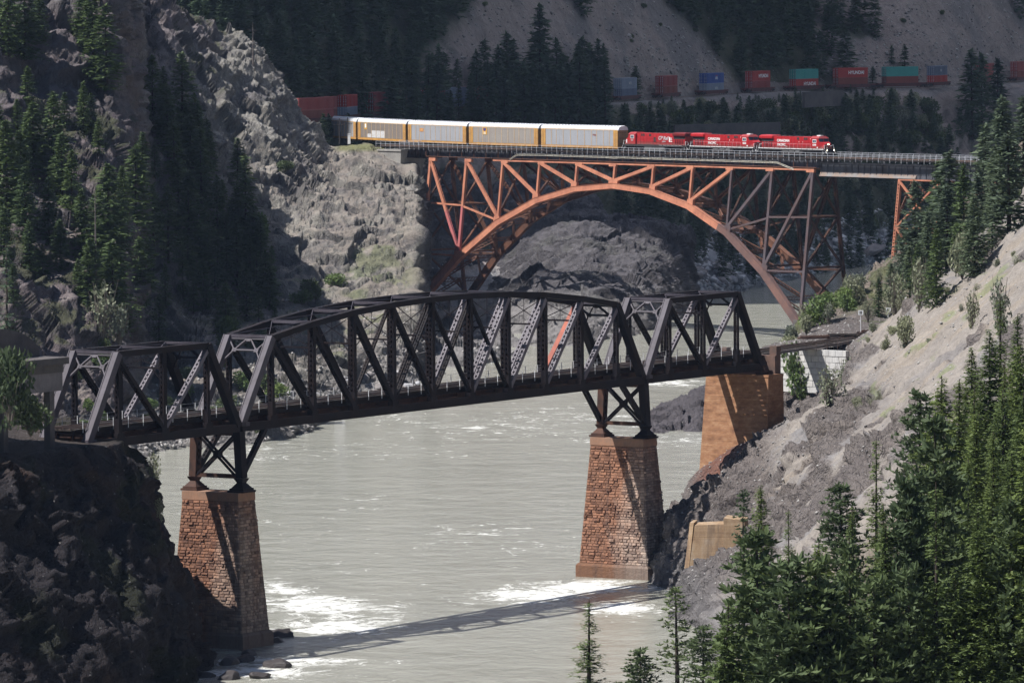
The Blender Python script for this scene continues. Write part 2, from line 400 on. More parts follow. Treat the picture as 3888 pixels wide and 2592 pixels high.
def col_lm(G, N, d):
    px, py, _ = proj(G); nz = N[..., 2]; P = G
    n1 = fbm(P / 22, 4, 5); n2 = fbm(P / 7, 3, 9); n3 = fbm(P / 60, 3, 3)
    C = np.ones(G.shape) * np.array((.20, .185, .18))
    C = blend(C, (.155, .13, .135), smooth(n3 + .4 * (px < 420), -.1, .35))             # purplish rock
    C = blend(C, (.235, .225, .20), smooth(px + .25*py, 500, 560) * (1 - smooth(px, 965, 985)) * .92) # grey-green ridge
    Qr = G @ STRATA; ln = fbm(np.stack([Qr[..., 0]/16, Qr[..., 1]/20, Qr[..., 2]/2.6], -1), 3, 55, True)
    C = blend(C, (.10, .095, .098), smooth(ln, .35, .62) * .6)
    C = blend(C, (.15, .14, .145), smooth(fbm(G/3.2, 3, 58), .08, .35) * .55)
    C = blend(C, (.33, .315, .285), smooth(fbm(G/5.5, 3, 59), .22, .42) * .5 * smooth(px, 480, 560) * (1 - smooth(px, 965, 985)))
    C = blend(C, (.235, .20, .17), smooth(nz + .3 * n2, .70, .95) * .6 * (py > 330))           # tan soil on ledges
    C = blend(C, (.095, .09, .098), smooth(px, 966, 985))                                     # spur, with shade painted into its rock colour
    C = blend(C, (.25, .25, .25), smooth(n1, .15, .35) * smooth(px, 1080, 1130) * (1-smooth(px, 1340, 1400)) * smooth(py, 560, 640) * .5)  # scree chute
    veg = smooth(n2 + .7 * n1 + .5 * (nz - .55), .28, .5) * (.25 + .75 * (px < 520)) * (1 - .85 * (px > 520) * (px < 980))
    C = blend(C, (.055, .062, .032), veg * .85)
    C = blend(C, (.10, .13, .045), smooth(fbm(P / 9, 3, 71), .25, .4) * smooth(nz, .4, .7) * smooth(px, 600, 700) * (1-smooth(px, 900, 1000)) * (py > 560) * .5)
    C = blend(C, (.14, .15, .06), (1 - smooth(np.abs(py - 338), 4, 14)) * smooth(px, 755, 790) * (1 - smooth(px, 880, 910)) * .8)
    bank = 1 - smooth(G[..., 2], 3, 9)
    C = blend(C, (.24, .23, .225), bank * .7)
    rocky = 1 - .65 * smooth(nz, .72, .92)
    return pack(C, rocky)
_ca, _sa = math.cos(R(32)), math.sin(R(32))
STRATA = (np.array([[_ca, 0, -_sa], [0, 1, 0], [_sa, 0, _ca]]) @ np.diag([.6, .85, 1.0]))
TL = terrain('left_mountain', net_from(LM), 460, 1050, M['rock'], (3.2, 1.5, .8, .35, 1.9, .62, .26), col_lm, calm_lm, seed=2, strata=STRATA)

# --- far slope with the container train
_tx = np.array([-400, 300, 1170, 1214, 1300, 1402, 1560, 1720, 2060, 2345, 2504, 2670, 2844, 3010, 3173, 3357, 3534, 3880, 4300, 5000]) / K
_ty = np.array([1300, 1390, 1487, 1493, 1514, 1545, 1575, 1602, 1660, 1714, 1745, 1781, 1811, 1838, 1857, 1870, 1880, 1960, 2040, 2150])
TZ = 45.2
def track2(dx): return float(np.interp(dx, _tx, _ty))
BG = []
for dx in (-300, 0, 300, 500, 700, 850, 1000, 1150, 1300, 1430, 1560, 1640, 1720, 1800, 1900, 2000, 2100, 2200, 2330, 2480, 2700):
    Yt = track2(dx)
    Ys = np.interp(dx, [300, 1500, 1590, 1640, 1750, 1850, 2000, 2200, 2700], [1395, 1500, 1520, 1545, 1590, 1640, 1711, 1800, 1960])
    Ys = min(Ys, Yt - 60)
    def at(Y, z):
        X = D(dx, 300, Y)[0]; return (X, Y, z)
    BG.append([at(Ys - 12, -5), at(Ys, .5), at(Ys + 14, 4), at(Ys + (Yt-Ys)*.35, 15), at(Ys + (Yt-Ys)*.7, 31), at(Yt - 17, 41), at(Yt - 6, TZ - .7), at(Yt + 7, TZ - .7),
               at(Yt + 22, 56), at(Yt + 50, 74), at(Yt + 105, 112), at(Yt + 300, 240)])
BG = np.swapaxes(np.array(BG), 0, 1)
def track_dist(G):
    px, py, _ = proj(G); return np.abs(G[..., 1] - np.interp(px, _tx, _ty))
def col_bg(G, N, d):
    px, py, _ = proj(G); P = G; n1 = fbm(P / 45, 4, 15); n2 = fbm(P / 9, 4, 19); n4 = fbm(P @ np.diag([1/14, 1/60, 1/40.]), 3, 43)
    C = np.ones(G.shape) * np.array((.25, .215, .20))
    C = blend(C, (.185, .17, .168), smooth(n2 + n4, -.1, .4))
    # dark woodland floor between the scree chutes (in the picture: x 400-1000, 1480-1870 above the track, and below it)
    wood = np.maximum((1 - smooth(px + 60*n1 + .62*(py), 1040, 1120)), 0)
    spur = smooth(px - .78*py + 40*n1, 1500, 1545) * (1 - smooth(px - .05*py + 30*n1, 1850, 1890)) * (py < 190)
    wood = np.maximum(wood, spur)
    low = smooth(py + 30*n1, 205, 240)
    wood = np.maximum(wood, low * smooth(n1 + .6*n2 - .25*smooth(px, 1850, 2050), -.42, -.05))
    wood = np.maximum(wood, .8*smooth(n1 + n2, .34, .55))
    C = blend(C, (.055, .066, .038), wood * .93); col_bg.wood = wood
    bank = 1 - smooth(G[..., 2] + 3*n2, 7, 12); C = blend(C, (.34, .34, .35), bank * .9)
    tr = 1 - smooth(track_dist(G), 6, 11); C = blend(C, (.20, .19, .19), tr * (G[..., 2] < 50))
    return pack(C, .35 + .3 * bank)
TB = terrain('far_slope', BG, 300, 620, M['rock_far'], (4.5, 2.6, 1.5, .5), col_bg, lambda G: (.12 + .88 * smooth(track_dist(G), 7, 24)) * (1 - .72 * smooth(G[..., 2], 46, 54)), seed=40)

# --- right bank
RB = [
 (380, [(-45,-5),(-34,4),(-20,10),(-8,14),(8,19),(28,25),(52,36),(100,66)]),
 (470, [(-30,-5),(-18,3),(-6,8),(6,13),(18,18),(34,25),(56,37),(100,68)]),
 (560, [(-4,-5),(4,3),(11,7),(18,12),(26,18),(38,26),(58,40),(100,70)]),
 (650, [(8,-5),(16,2),(22,6),(28,10),(35,16),(46,25),(62,39),(100,70)]),
 (730, [(22,-5),(25.5,2),(29,6),(33,10),(39,16),(50,25),(64,39),(100,71)]),
 (775, [(19,-5),(22.5,1),(26,4.5),(31,7.5),(38,14.5),(49,24.5),(64,38.5),(100,70)]),
 (797, [(18,-5),(21,.6),(24,4.5),(29,7.5),(36,14),(48,24),(64,38),(100,70)]),
 (815, [(16,-5),(19.5,1),(22,4.5),(30,8),(34,15),(47,25),(63.5,39),(100,70)]),
 (828, [(15,-5),(18,1),(19.5,7),(25,13),(33,17),(46,26),(63,40),(100,70)]),
 (842, [(16,-5),(19,1.5),(21,8.5),(26,13.5),(34,18),(46.5,26.5),(63.5,40.5),(100,71)]),
 (862, [(20,-5),(23,3),(25,11),(29,14.5),(35.5,18),(44,23),(64,41),(100,72)]),
 (873, [(24,-5),(27,4),(30,11),(34,16),(38,19.5),(45,23.3),(64,41),(100,72)]),
 (883.5, [(24,-5),(27.5,4),(31,12),(35,17.5),(38.5,20),(46,24.5),(64,41),(100,72)]),
 (885.5, [(24,-5),(28,6),(32,16),(36,23),(38.5,27.8),(49,28.0),(64,40.5),(100,72)]),
 (895, [(24,-5),(28,6),(32,18),(35.5,26.5),(41,28),(50,28.1),(65,40),(101,72)]),
 (915, [(28,-5),(33,8),(38,20),(42,26.5),(49,28.4),(60.5,28.6),(72,40),(105,70)]),
 (935, [(30,-5),(35,8),(40,20),(44,27),(51,29.5),(62,30),(74,40),(108,68)]),
 (960, [(34,-5),(38,8),(42,20),(45.5,26.8),(55,31),(68,33),(78,40),(110,66)]),
 (1020, [(40,-5),(46,8),(51,19),(55.5,28),(64,34),(76,37),(88,44),(115,66)]),
 (1100, [(50,-5),(57,6),(63,17),(68,27),(76,33),(88,38),(100,46),(125,66)]),
 (1200, [(56,-5),(64,5),(73,13),(82,22),(92,31),(104,40),(116,50),(140,66)]),
 (1340, [(55,-5),(61,2),(70,5),(80,12),(90,22),(102,34),(116,46),(150,66)]),
 (1450, [(68,-5),(76,3),(84,9),(95,16),(107,26),(120,36),(135,48),(170,66)]),
 (1560, [(82,-5),(92,4),(102,10),(112,18),(124,28),(136,38),(150,48),(185,66)]),
]
RBn = np.array([[(x, Y, z) for x, z in pts] for Y, pts in RB])
def calm_rb(G):
    q = np.ones(G.shape[:2])
    px, py, _ = proj(G)
    led = smooth(G[..., 1], 872, 884) * (1 - smooth(G[..., 1], 925, 960)) * smooth(G[..., 2], 25, 27) * (1 - smooth(G[..., 2], 29.5, 33))
    q = q * (1 - .92 * led)
    q = q * (.2 + .8 * near(G, B(80, 3, 0), 6, 13))
    scree = smooth(G[..., 2] - .15*(G[..., 1]-860), 20, 25) * smooth(G[..., 1], 700, 800) * (1 - smooth(G[..., 1], 1000, 1100))
    out_ = smooth(fbm(G/20, 4, 25) + .6*fbm(G/6, 4, 29), .10, .22)
    return q * (1 - .66 * scree * (1 - out_)) * (1 + .5*out_*scree)
def col_rb(G, N, d):
    px, py, _ = proj(G); P = G; n1 = fbm(P / 20, 4, 25); n2 = fbm(P / 6, 4, 29); nz = N[..., 2]
    st = fbm(np.stack([P[..., 1]/3.2, P[..., 2]/30, P[..., 0]/30], -1), 4, 81)
    C = np.ones(G.shape) * np.array((.245, .222, .20))
    C = blend(C, (.185, .178, .18), smooth(st + .4*n1, -.15, .3)); C = blend(C, (.16, .15, .15), smooth(n2 + .6*fbm(P/2.2, 3, 91), .25, .5) * .55)
    C = blend(C, (.275, .235, .19), smooth(st - .5*n1, .12, .4) * .7)
    hi = smooth(G[..., 2] - .22*(G[..., 1]-840) + 3*n1, 16, 22)                     # loose scree above, rock below
    C = blend(C, (.185, .162, .155), (1 - hi) * .95)
    outc = smooth(n1 + .6*n2, .12, .2) * (G[..., 1] < 880); C = blend(C, (.20, .175, .165), outc * .8)
    rust = 1 - smooth(np.linalg.norm((P - B(76, 1.5, 11)) * (1, .8, 1.1), axis=-1), 3.5, 7.5); C = blend(C, (.24, .10, .065), rust * .9)
    C = blend(C, (.13, .17, .055), smooth(fbm(P / 5, 4, 90), .33, .42) * .5 * (G[..., 2] > 24))
    far = smooth(G[..., 1], 925, 960); C = blend(C, (.27, .225, .185), far * smooth(G[..., 2], 12, 18) * .85); C = blend(C, (.12, .14, .06), far * smooth(n1 + n2, 0., .25) * .8)
    bank = (1 - smooth(G[..., 2], 2, 7)); C = blend(C, (.17, .165, .17), bank * .8)
    fg = 1 - smooth(G[..., 1], 640, 740); C = blend(C, (.085, .07, .05), fg * .8)
    return pack(C, 1 - .8 * hi * (1 - outc))
def gully(G):
    m = smooth(G[..., 1], 640, 760) * (1 - smooth(G[..., 1], 940, 1000)) * smooth(G[..., 2], 8, 16) * (1 - .9*smooth(G[..., 1], 872, 884)*(1 - smooth(G[..., 2], 29.5, 33)))
    W = G[..., 1] + 3.5*fbm(G/14, 2, 7)
    return m * (.75*fbm(np.stack([W/7., G[..., 2]/40, G[..., 0]/40], -1), 3, 12, True) + .22*fbm(np.stack([W/1.6, G[..., 2]/9, G[..., 0]/9], -1), 2, 13))
TR = terrain('right_bank', RBn, 1150, 330, M['rock'], (1.2, 1.6, .8, .35, .9, .8, .32), col_rb, calm_rb, flip=True, seed=60, extra=gully)

# --- near cliff under the left end of the truss bridge
base = [(-150,600),(-95,640),(-62,662),(-47,686),(-40,708),(-38.5,722),(-39.5,734),(-43,748),(-54,764),(-70,800),(-90,880),(-120,960)]
top = [(-160,640),(-100,668),(-70,686),(-58,700),(-51,712),(-47,721),(-46.5,732),(-48,740),(-58,756),(-76,800),(-98,880),(-128,960)]
FCn = []
for z, k in ((-5, -.10), (0.5, 0), (6, .12), (12, .34), (18, .60), (23, .82), (26.3, .97), (27.2, 1.05)):
    FCn.append([(b[0] + (t[0]-b[0])*k, b[1] + (t[1]-b[1])*k, z) for b, t in zip(base, top)])
for off, z in ((7, 27.4), (16, 29.5), (34, 43), (80, 66)):
    FCn.append([(t[0] - off, t[1] + off*(-.25 if i < 6 else .12), z + (0 if off < 20 else 0)) for i, t in enumerate(top)])
def calm_fc(G):
    s = (G[..., 0] - CPX)*UX + (G[..., 1] - CPY)*UY; wv = -(G[..., 0] - CPX)*UY + (G[..., 1] - CPY)*UX
    cor = (1 - smooth(np.abs(wv - 3), 5, 11)) * smooth(G[..., 2], 24, 26)
    return (.35 + .65 * smooth(28 - G[..., 2], -1, 4)) * (1 - .9 * cor)
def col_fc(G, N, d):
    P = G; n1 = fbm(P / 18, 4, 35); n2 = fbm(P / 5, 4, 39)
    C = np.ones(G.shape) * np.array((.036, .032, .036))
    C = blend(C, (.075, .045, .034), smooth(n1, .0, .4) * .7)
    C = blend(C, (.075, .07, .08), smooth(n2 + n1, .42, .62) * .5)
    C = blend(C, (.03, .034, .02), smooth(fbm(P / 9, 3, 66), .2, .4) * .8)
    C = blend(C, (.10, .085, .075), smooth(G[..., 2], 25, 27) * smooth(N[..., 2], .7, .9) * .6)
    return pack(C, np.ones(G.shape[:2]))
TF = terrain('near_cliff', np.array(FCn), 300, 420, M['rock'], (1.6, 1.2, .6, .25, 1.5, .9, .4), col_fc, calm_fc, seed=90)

# --- low dark shoal behind the right stone pier
SH = {1470: [(998,925),(990,928),(978,932),(980,945)], 1500: [(997,930),(975,935),(955,940),(960,955)], 1540: [(996,935),(960,942),(935,950),(940,965)],
      1580: [(995,940),(950,947),(918,955),(925,975)], 1620: [(994,945),(945,952),(905,960),(905,985)], 1700: [(992,950),(940,958),(890,970),(880,1000)]}
sh = []
for dx in sorted(SH):
    p = [D(dx, dy, Y) for dy, Y in SH[dx]]; Y0 = F * HC / (SH[dx][0][0]*K + 132)
    s0 = Y0 / SH[dx][0][1]; p = [(a*s0, b*s0, HC + (c - HC)*s0) for a, b, c in p]
    sh.append([(p[0][0], p[0][1] - 4, -4)] + p + [(p[-1][0], p[-1][1] + 25, -4)])
TS = terrain('shoal_rock', np.swapaxes(np.array(sh), 0, 1), 90, 160, M['rock'], (.8, .8, .5, .3, .9, .7, .3),
             lambda G, N, d: pack(np.ones(G.shape) * np.array((.115, .105, .115)) * (1 + .3*fbm(G/5, 3, 8))[..., None], np.ones(G.shape[:2])), seed=77)

# --- water
def water_mat():
    n = NT('river_water'); v = n.coord()
    def foam(cx, cy, rx, ry, rot):
        m = n.t.nodes.new('ShaderNodeMapping'); m.vector_type = 'TEXTURE'; n.l(v, m.inputs[0])
        m.inputs['Location'].default_value = (cx, cy, 0); m.inputs['Rotation'].default_value = (0, 0, rot); m.inputs['Scale'].default_value = (rx, ry, 1)
        ln = n.t.nodes.new('ShaderNodeVectorMath'); ln.operation = 'LENGTH'; n.l(m.outputs[0], ln.inputs[0])
        r = n.t.nodes.new('ShaderNodeMapRange'); r.inputs[1].default_value = 1.15; r.inputs[2].default_value = .25; n.l(ln.outputs['Value'], r.inputs[0]); return r.outputs[0]
    regs = None
    for dx, dy, rx, ry, rot, *st in ((740, 1390, 12, 26, .35), (650, 1350, 6, 20, .2), (1340, 1350, 15, 16, .5), (1220, 1370, 10, 12, .4), (1440, 1400, 10, 12, 0), (760, 1440, 12, 18, 0), (1450, 1325, 9, 4, .5), (680, 1520, 14, 9, 0), (560, 1545, 14, 9, 0),
                                (1500, 880, 16, 20, .4, .8), (1250, 970, 40, 50, .3, .40), (1480, 1010, 24, 30, 0, .45), (800, 1040, 40, 40, 0, .26), (1050, 1250, 50, 60, 0, .22)):
        Y = F * HC / (dy * K + 132); X = (dx * K - 1944) / F * Y
        g = foam(X, Y, rx, ry, rot); g = n.math('MULTIPLY', g, st[0]) if st else g; regs = g if regs is None else n.math('MAXIMUM', regs, g)
    big = n.noise(n.coord((1, .55, 1)), .035, 4, .6, .8)
    fn = n.noise(n.coord((1, .8, 1)), .22, 8, .74, 1.2)
    fn2 = n.noise(n.coord((1, .8, 1)), 1.1, 8, .78, .6)
    q = n.math('ADD', n.math('MULTIPLY', fn, .7), n.math('MULTIPLY', fn2, .3))
    thr = n.math('SUBTRACT', n.math('MULTIPLY_ADD', big, -.26, .742), n.math('MULTIPLY', regs, .17))
    f = n.t.nodes.new('ShaderNodeMapRange'); n.l(n.math('SUBTRACT', q, thr), f.inputs[0]); f.inputs[1].default_value = -.01; f.inputs[2].default_value = .11
    foamf = f.outputs[0]
    c = n.mix(n.noise(n.coord((1, .6, 1)), .05, 5, .6, .5), (.30, .30, .255), (.39, .385, .33))
    c = n.mix(foamf, c, (.80, .80, .78))
    h = n.math('ADD', n.math('MULTIPLY', n.noise(n.coord((1, .7, 1)), .35, 5, .6, .4), 1.0), n.math('MULTIPLY', fn2, .25))
    h = n.math('ADD', h, n.math('MULTIPLY', n.noise(v, .1, 3, .5), 1.6))
    h = n.math('MULTIPLY_ADD', regs, n.math('MULTIPLY', fn, 1.5), h)
    nm = n.bump(h, .6, .55)
    n.out(c, .2, nm, spec=.5); n.l(n.math('MULTIPLY_ADD', foamf, .6, .08), n.b.inputs['Roughness'])
    n.b.inputs['IOR'].default_value = 1.33
    return n.mat
M['water'] = water_mat()
m = MB(); m.add([(-700, 250, 0), (700, 250, 0), (1100, 2600, 0), (-900, 2600, 0)], [(0, 1, 2, 3)])
tag(m.build('river', M['water']), kind='structure')

# ================================================================== truss bridge (near, dark)
DU = np.array((UX, UY, 0)); DW = np.array((-UY, UX, 0)); UPV = np.array((0, 0, 1.))
BR = empty('truss_bridge', B(0, WT/2, ZB - 1), label='long dark steel truss railway bridge on two stone piers', cat='railway bridge')
BS = M['black_steel']
def part(mb, name, mat, parent=BR): return mb.build(name, mat, parent)
H_MAIN = [10.48, 11.75, 12.67, 13.21, 13.45, 13.45, 13.21, 12.67, 11.75, 10.48]
HS = 10.33
def truss_span(tc, tops, hs, tL, tR, main):
    n = len(tops)
    for wv in (0, WT):
        P = lambda t, z: B(t, wv, z)
        # bottom chord
        b = MB(); b.beam(P(tL, ZB-.5), P(tR, ZB-.5), 1.0, .75, DW)
        for t in tops: b.beam(P(t-.7, ZB-.1), P(t+.7, ZB-.1), 1.3, .80, DW)
        part(b, 'bottom_chord', BS)
        b = MB()
        for i in range(n-1): b.beam(P(tops[i], ZB+hs[i]-.36), P(tops[i+1], ZB+hs[i+1]-.36), .72, .80, DW)
        part(b, 'top_chord', BS)
        for a, t, h in ((tL+.2, tops[0], hs[0]), (tR-.2, tops[-1], hs[-1])):
            b = MB(); b.beam(P(a, ZB-.1), P(t, ZB+h-.30), .85, .95, DW)
            for q in (-1, 1):
                b.beam(P(a, ZB-.1)+DW*q*.40+UPV*.02, P(t, ZB+h-.30)+DW*q*.40+UPV*.02, .98, .12, DW)
            b.beam(P(a - .5, ZB-.1), P(a+1.2, ZB-.1), .5, 1.0, DW)
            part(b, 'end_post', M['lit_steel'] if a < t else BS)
        for i in range(n):
            b = MB(); light = (i in (0, n-1)) or not main
            b.laced(P(tops[i], ZB), P(tops[i], ZB+hs[i]-.7), DW, .62, .42 if light else .62, .62, .085)
            b.beam(P(tops[i]-.35, ZB+1.1), P(tops[i]+.35, ZB+1.1), 2.2, .72, DW)
            part(b, 'post', BS)
        mid = (n-1)/2
        for i in range(n-1):
            left = i + .5 < mid
            if abs(i+.5 - mid) < .1: continue
            t0, h0, t1, h1 = tops[i], hs[i], tops[i+1], hs[i+1]
            p0, p1 = (P(t0, ZB+h0-.9), P(t1, ZB+.3)) if left else (P(t1, ZB+h1-.9), P(t0, ZB+.3))
            b = MB()
            red = main and i == n-2 and wv == WT
            if red: b.beam(p0, p1, .62, .72, DW)
            else: b.laced(p0, p1, DW, .66, .55 if main else .45, .66, .10)
            part(b, 'diagonal', M['red_steel'] if red else (BS if left else M['lit_lattice']))
        if main:
            for i in (3, 4, 5):
                for k in ((0, 1) if i == 4 else ((1,) if i == 3 else (0,))):
                    t0, h0, t1, h1 = tops[i], hs[i], tops[i+1], hs[i+1]
                    p0, p1 = (P(t0, ZB+h0-.9), P(t1, ZB+.3)) if k == 0 else (P(t1, ZB+h1-.9), P(t0, ZB+.3))
                    b = MB(); b.laced(p0, p1, DW, .5, .24, .5, .07); part(b, 'counter_diagonal', BS)
    # portals
    for a, t, h in ((tL+.2, tops[0], hs[0]), (tR-.2, tops[-1], hs[-1])):
        b = MB(); up = np.array((t-a)*DU + h*UPV); up /= np.linalg.norm(up); nrm = np.cross(up, DW)
        T0 = B(t, 0, ZB+h-.45)
        def q(wf, dn): return T0 + DW*(WT*wf) - up*dn
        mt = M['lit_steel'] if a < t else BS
        for s_, e_ in (((.04, .15), (.96, .15)), ((.24, 1.75), (.76, 1.75)), ((.06, .9 - .6), (.24, 1.75)), ((.24, 1.75), (.45, .2)), ((.55, .2), (.76, 1.75)), ((.76, 1.75), (.95, .3)),
                       ((.03, 3.6), (.24, 1.75)), ((.97, 3.6), (.76, 1.75))):
            b.beam(q(*s_), q(*e_), .16, .30, nrm)
        for wf in (.24, .5, .76): b.beam(q(wf-.05, 1.75 if wf != .5 else .25), q(wf+.05, 1.75 if wf != .5 else .25), .5, .26, nrm)
        part(b, 'portal_brace', mt)
    # sway frames and top laterals
    for i in range(n):
        if 0 < i < n-1:
            b = MB(); h = hs[i]; t = tops[i]; lo = min(h - 2.6, 8.4)
            b.beam(B(t, 0, ZB+h-.5), B(t, WT, ZB+h-.5), .22, .35, UPV, 0)
            b.beam(B(t, 0, ZB+lo-.0), B(t, WT, ZB+lo), .16, .22, UPV)
            b.beam(B(t, 0, ZB+h-.7), B(t, WT, ZB+lo), .07, .1, UPV); b.beam(B(t, WT, ZB+h-.7), B(t, 0, ZB+lo), .07, .1, UPV)
            b.beam(B(t, WT*.5, ZB+h-.6), B(t, WT*.5, ZB+lo), .05, .07, DU)
            b.beam(B(t, .2, ZB+lo-1.5), B(t, 1.6, ZB+lo), .08, .12, DU); b.beam(B(t, WT-.2, ZB+lo-1.5), B(t, WT-1.6, ZB+lo), .08, .12, DU)
            part(b, 'sway_frame', BS)
        b = MB(); b.laced(B(tops[i], .3, ZB+hs[i]-.2), B(tops[i], WT-.3, ZB+hs[i]-.2), DU, .5, .3, .45, .06)
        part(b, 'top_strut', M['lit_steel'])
    b = MB()
    for i in range(n-1):
        b.beam(B(tops[i], .3, ZB+hs[i]-.12), B(tops[i+1], WT-.3, ZB+hs[i+1]-.12), .07, .11, UPV)
        b.beam(B(tops[i], WT-.3, ZB+hs[i]-.05), B(tops[i+1], .3, ZB+hs[i+1]-.05), .07, .11, UPV)
    part(b, 'top_bracing', M['lit_steel'])
    # floor
    ends = [tL+.3] + list(tops) + [tR-.3]
    for t in ends:
        b = MB(); b.beam(B(t, .3, ZB+.05), B(t, WT-.3, ZB+.05), 1.25, .08, DU); b.beam(B(t, .3, ZB+.70), B(t, WT-.3, ZB+.70), .05, .34, DU); b.beam(B(t, .3, ZB-.58), B(t, WT-.3, ZB-.58), .05, .34, DU)
        part(b, 'floor_beam', M['rust_steel'])
    for wv in (WT/2-1.1, WT/2+1.1, .75, WT-.75):
        d = 1.15 if abs(wv-WT/2) < 2 else .5; z = ZB+1.15
        b = MB(); b.beam(B(tL, wv, z-d/2), B(tR, wv, z-d/2), d, .06, DW); b.beam(B(tL, wv, z), B(tR, wv, z), .05, .32, DW); b.beam(B(tL, wv, z-d), B(tR, wv, z-d), .05, .32, DW)
        part(b, 'stringer', M['rust_steel'] if d > 1 else BS)
    b = MB()
    for i in range(5*0, int(tR-tL)):
        t = tL + .5 + i * 1.0
        if t < tR: b.beam(B(t, .45, ZB+.62), B(t+ (1.0 if i % 2 else -1.0)*0, WT-.45, ZB+.62), .12, .1, DU)
    for i in range(len(ends)-1):
        b.beam(B(ends[i], .2, ZB-.3), B(ends[i+1], WT-.2, ZB-.3), .14, .14, UPV); b.beam(B(ends[i], WT-.2, ZB-.15), B(ends[i+1], .2, ZB-.15), .14, .14, UPV)
    part(b, 'bottom_bracing', M['rust_steel'])
H0 = 48.0
tm = [(j-4.5)*9.1 for j in range(10)]
truss_span(0, tm, H_MAIN, -47.8, 47.8, True)
truss_span(-1, [-64 + k*9.184 for k in (-1, 0, 1)], [HS]*3, -79.6, -48.3, False)
truss_span(1, [64 + k*9.184 for k in (-1, 0, 1)], [HS]*3, 48.3, 79.8, False)
# deck: ties, rails, walkways, railings
b = MB(); t = -80.5
while t < 82: b.box(0, 0, 0, 0, 0, 0) if False else b.beam(B(t, WT/2-2.0, ZB+1.32), B(t, WT/2+2.0, ZB+1.32), .24, .24, DU); t += .42
part(b, 'sleepers', M['timber'])
b = MB()
for wv in (WT/2-.75, WT/2+.75, WT/2-.35, WT/2+.35):
    b.beam(B(-81, wv, ZB+1.52), B(82, wv, ZB+1.52), .16, .075, DW)
b.beam(B(-81, WT/2-1.75, ZB+1.5), B(82, WT/2-1.75, ZB+1.5), .16, .18, DW); b.beam(B(-81, WT/2+1.75, ZB+1.5), B(82, WT/2+1.75, ZB+1.5), .16, .18, DW)
part(b, 'rails', M['rail_steel'])
for wv in (WT/2-2.35, WT/2+2.35):
    b = MB(); b.beam(B(-81, wv, ZB+1.43), B(82, wv, ZB+1.43), .07, .62, DW); part(b, 'walkway', M['timber'])
    b = MB(); t = -79.5
    while t < 82: b.beam(B(t, wv + (.3 if wv > WT/2 else -.3), ZB+1.0), B(t, wv + (.3 if wv > WT/2 else -.3), ZB+2.45), .07, .07, DU); t += 3.05
    for z in (2.4, 1.95): b.beam(B(-80, wv + (.3 if wv > WT/2 else -.3), ZB+z), B(82, wv + (.3 if wv > WT/2 else -.3), ZB+z), .022, .022, DW)
    part(b, 'railing', M['white_post'])
# steel towers on the stone piers
ZP = 19.0
for tc, sgn in ((-48.05, 1), (48.05, -1)):
    for wv in (0, WT):
        b = MB(); b.laced(B(tc, wv, ZB-1), B(tc, wv*1.0 + (wv-WT/2)*.10, ZP+1.75), DU, 1.15, .95, .8, .12)
        b.beam(B(tc, wv - (.42 if wv else -.42)*-1*0 + (.45 if wv > 1 else -.45), ZB-1), B(tc, wv + (wv-WT/2)*.10 + (.45 if wv > 1 else -.45), ZP+1.75), .05, 1.15, DU)
        part(b, 'tower_column', M['rust_steel'] if wv else BS)
        b = MB(); b.laced(B(tc + sgn*.3, wv + (wv-WT/2)*.1, ZP+2.2), B(tc + sgn*5.6, wv, ZB-.95), DW, .6, .55, .6, .1); part(b, 'knee_brace', BS)
        b = MB(); c = B(tc, wv + (wv-WT/2)*.10, 0)
        def ring(r, z): return [c + DU*a*r + DW*b_*r*.9 + UPV*z for a, b_ in ((-1, -1), (1, -1), (1, 1), (-1, 1))]
        for r0, z0, r1, z1 in ((1.35, ZP, 1.35, ZP+.25), (1.15, ZP+.25, 1.15, ZP+.5), (1.0, ZP+.5, .45, ZP+1.15), (.45, ZP+1.15, .75, ZP+1.7)): b.hexa(ring(r0, z0) + ring(r1, z1))
        part(b, 'bearing', M['rust_steel'] if wv else BS)
    b = MB(); zt, zb_ = ZB-1.3, ZP+2.0; a0, a1 = .3, WT-.3
    for q in (-1, 1):
        o = DU * q * .38
        for s0, s1 in (((a0, zt), (a1, zb_)), ((a1, zt), (a0, zb_))): b.beam(B(tc, *s0) + o, B(tc, *s1) + o + DU*q*.06*(s0[0] > 1), .3, .16, DU)
    b.beam(B(tc, WT/2-.4, (zt+zb_)/2), B(tc, WT/2+.4, (zt+zb_)/2), .9, .95, DU)
    part(b, 'cross_brace', BS)
    b = MB(); b.laced(B(tc, -.2, zb_-.1), B(tc, WT+.2, zb_-.1), DU, .8, .42, .5, .1); part(b, 'tower_strut', M['rust_steel'])
    b = MB(); b.laced(B(tc, 0, ZB-1.25), B(tc, WT, ZB-1.25), DU, .8, .42, .6, .1); part(b, 'tower_strut', M['rust_steel'])

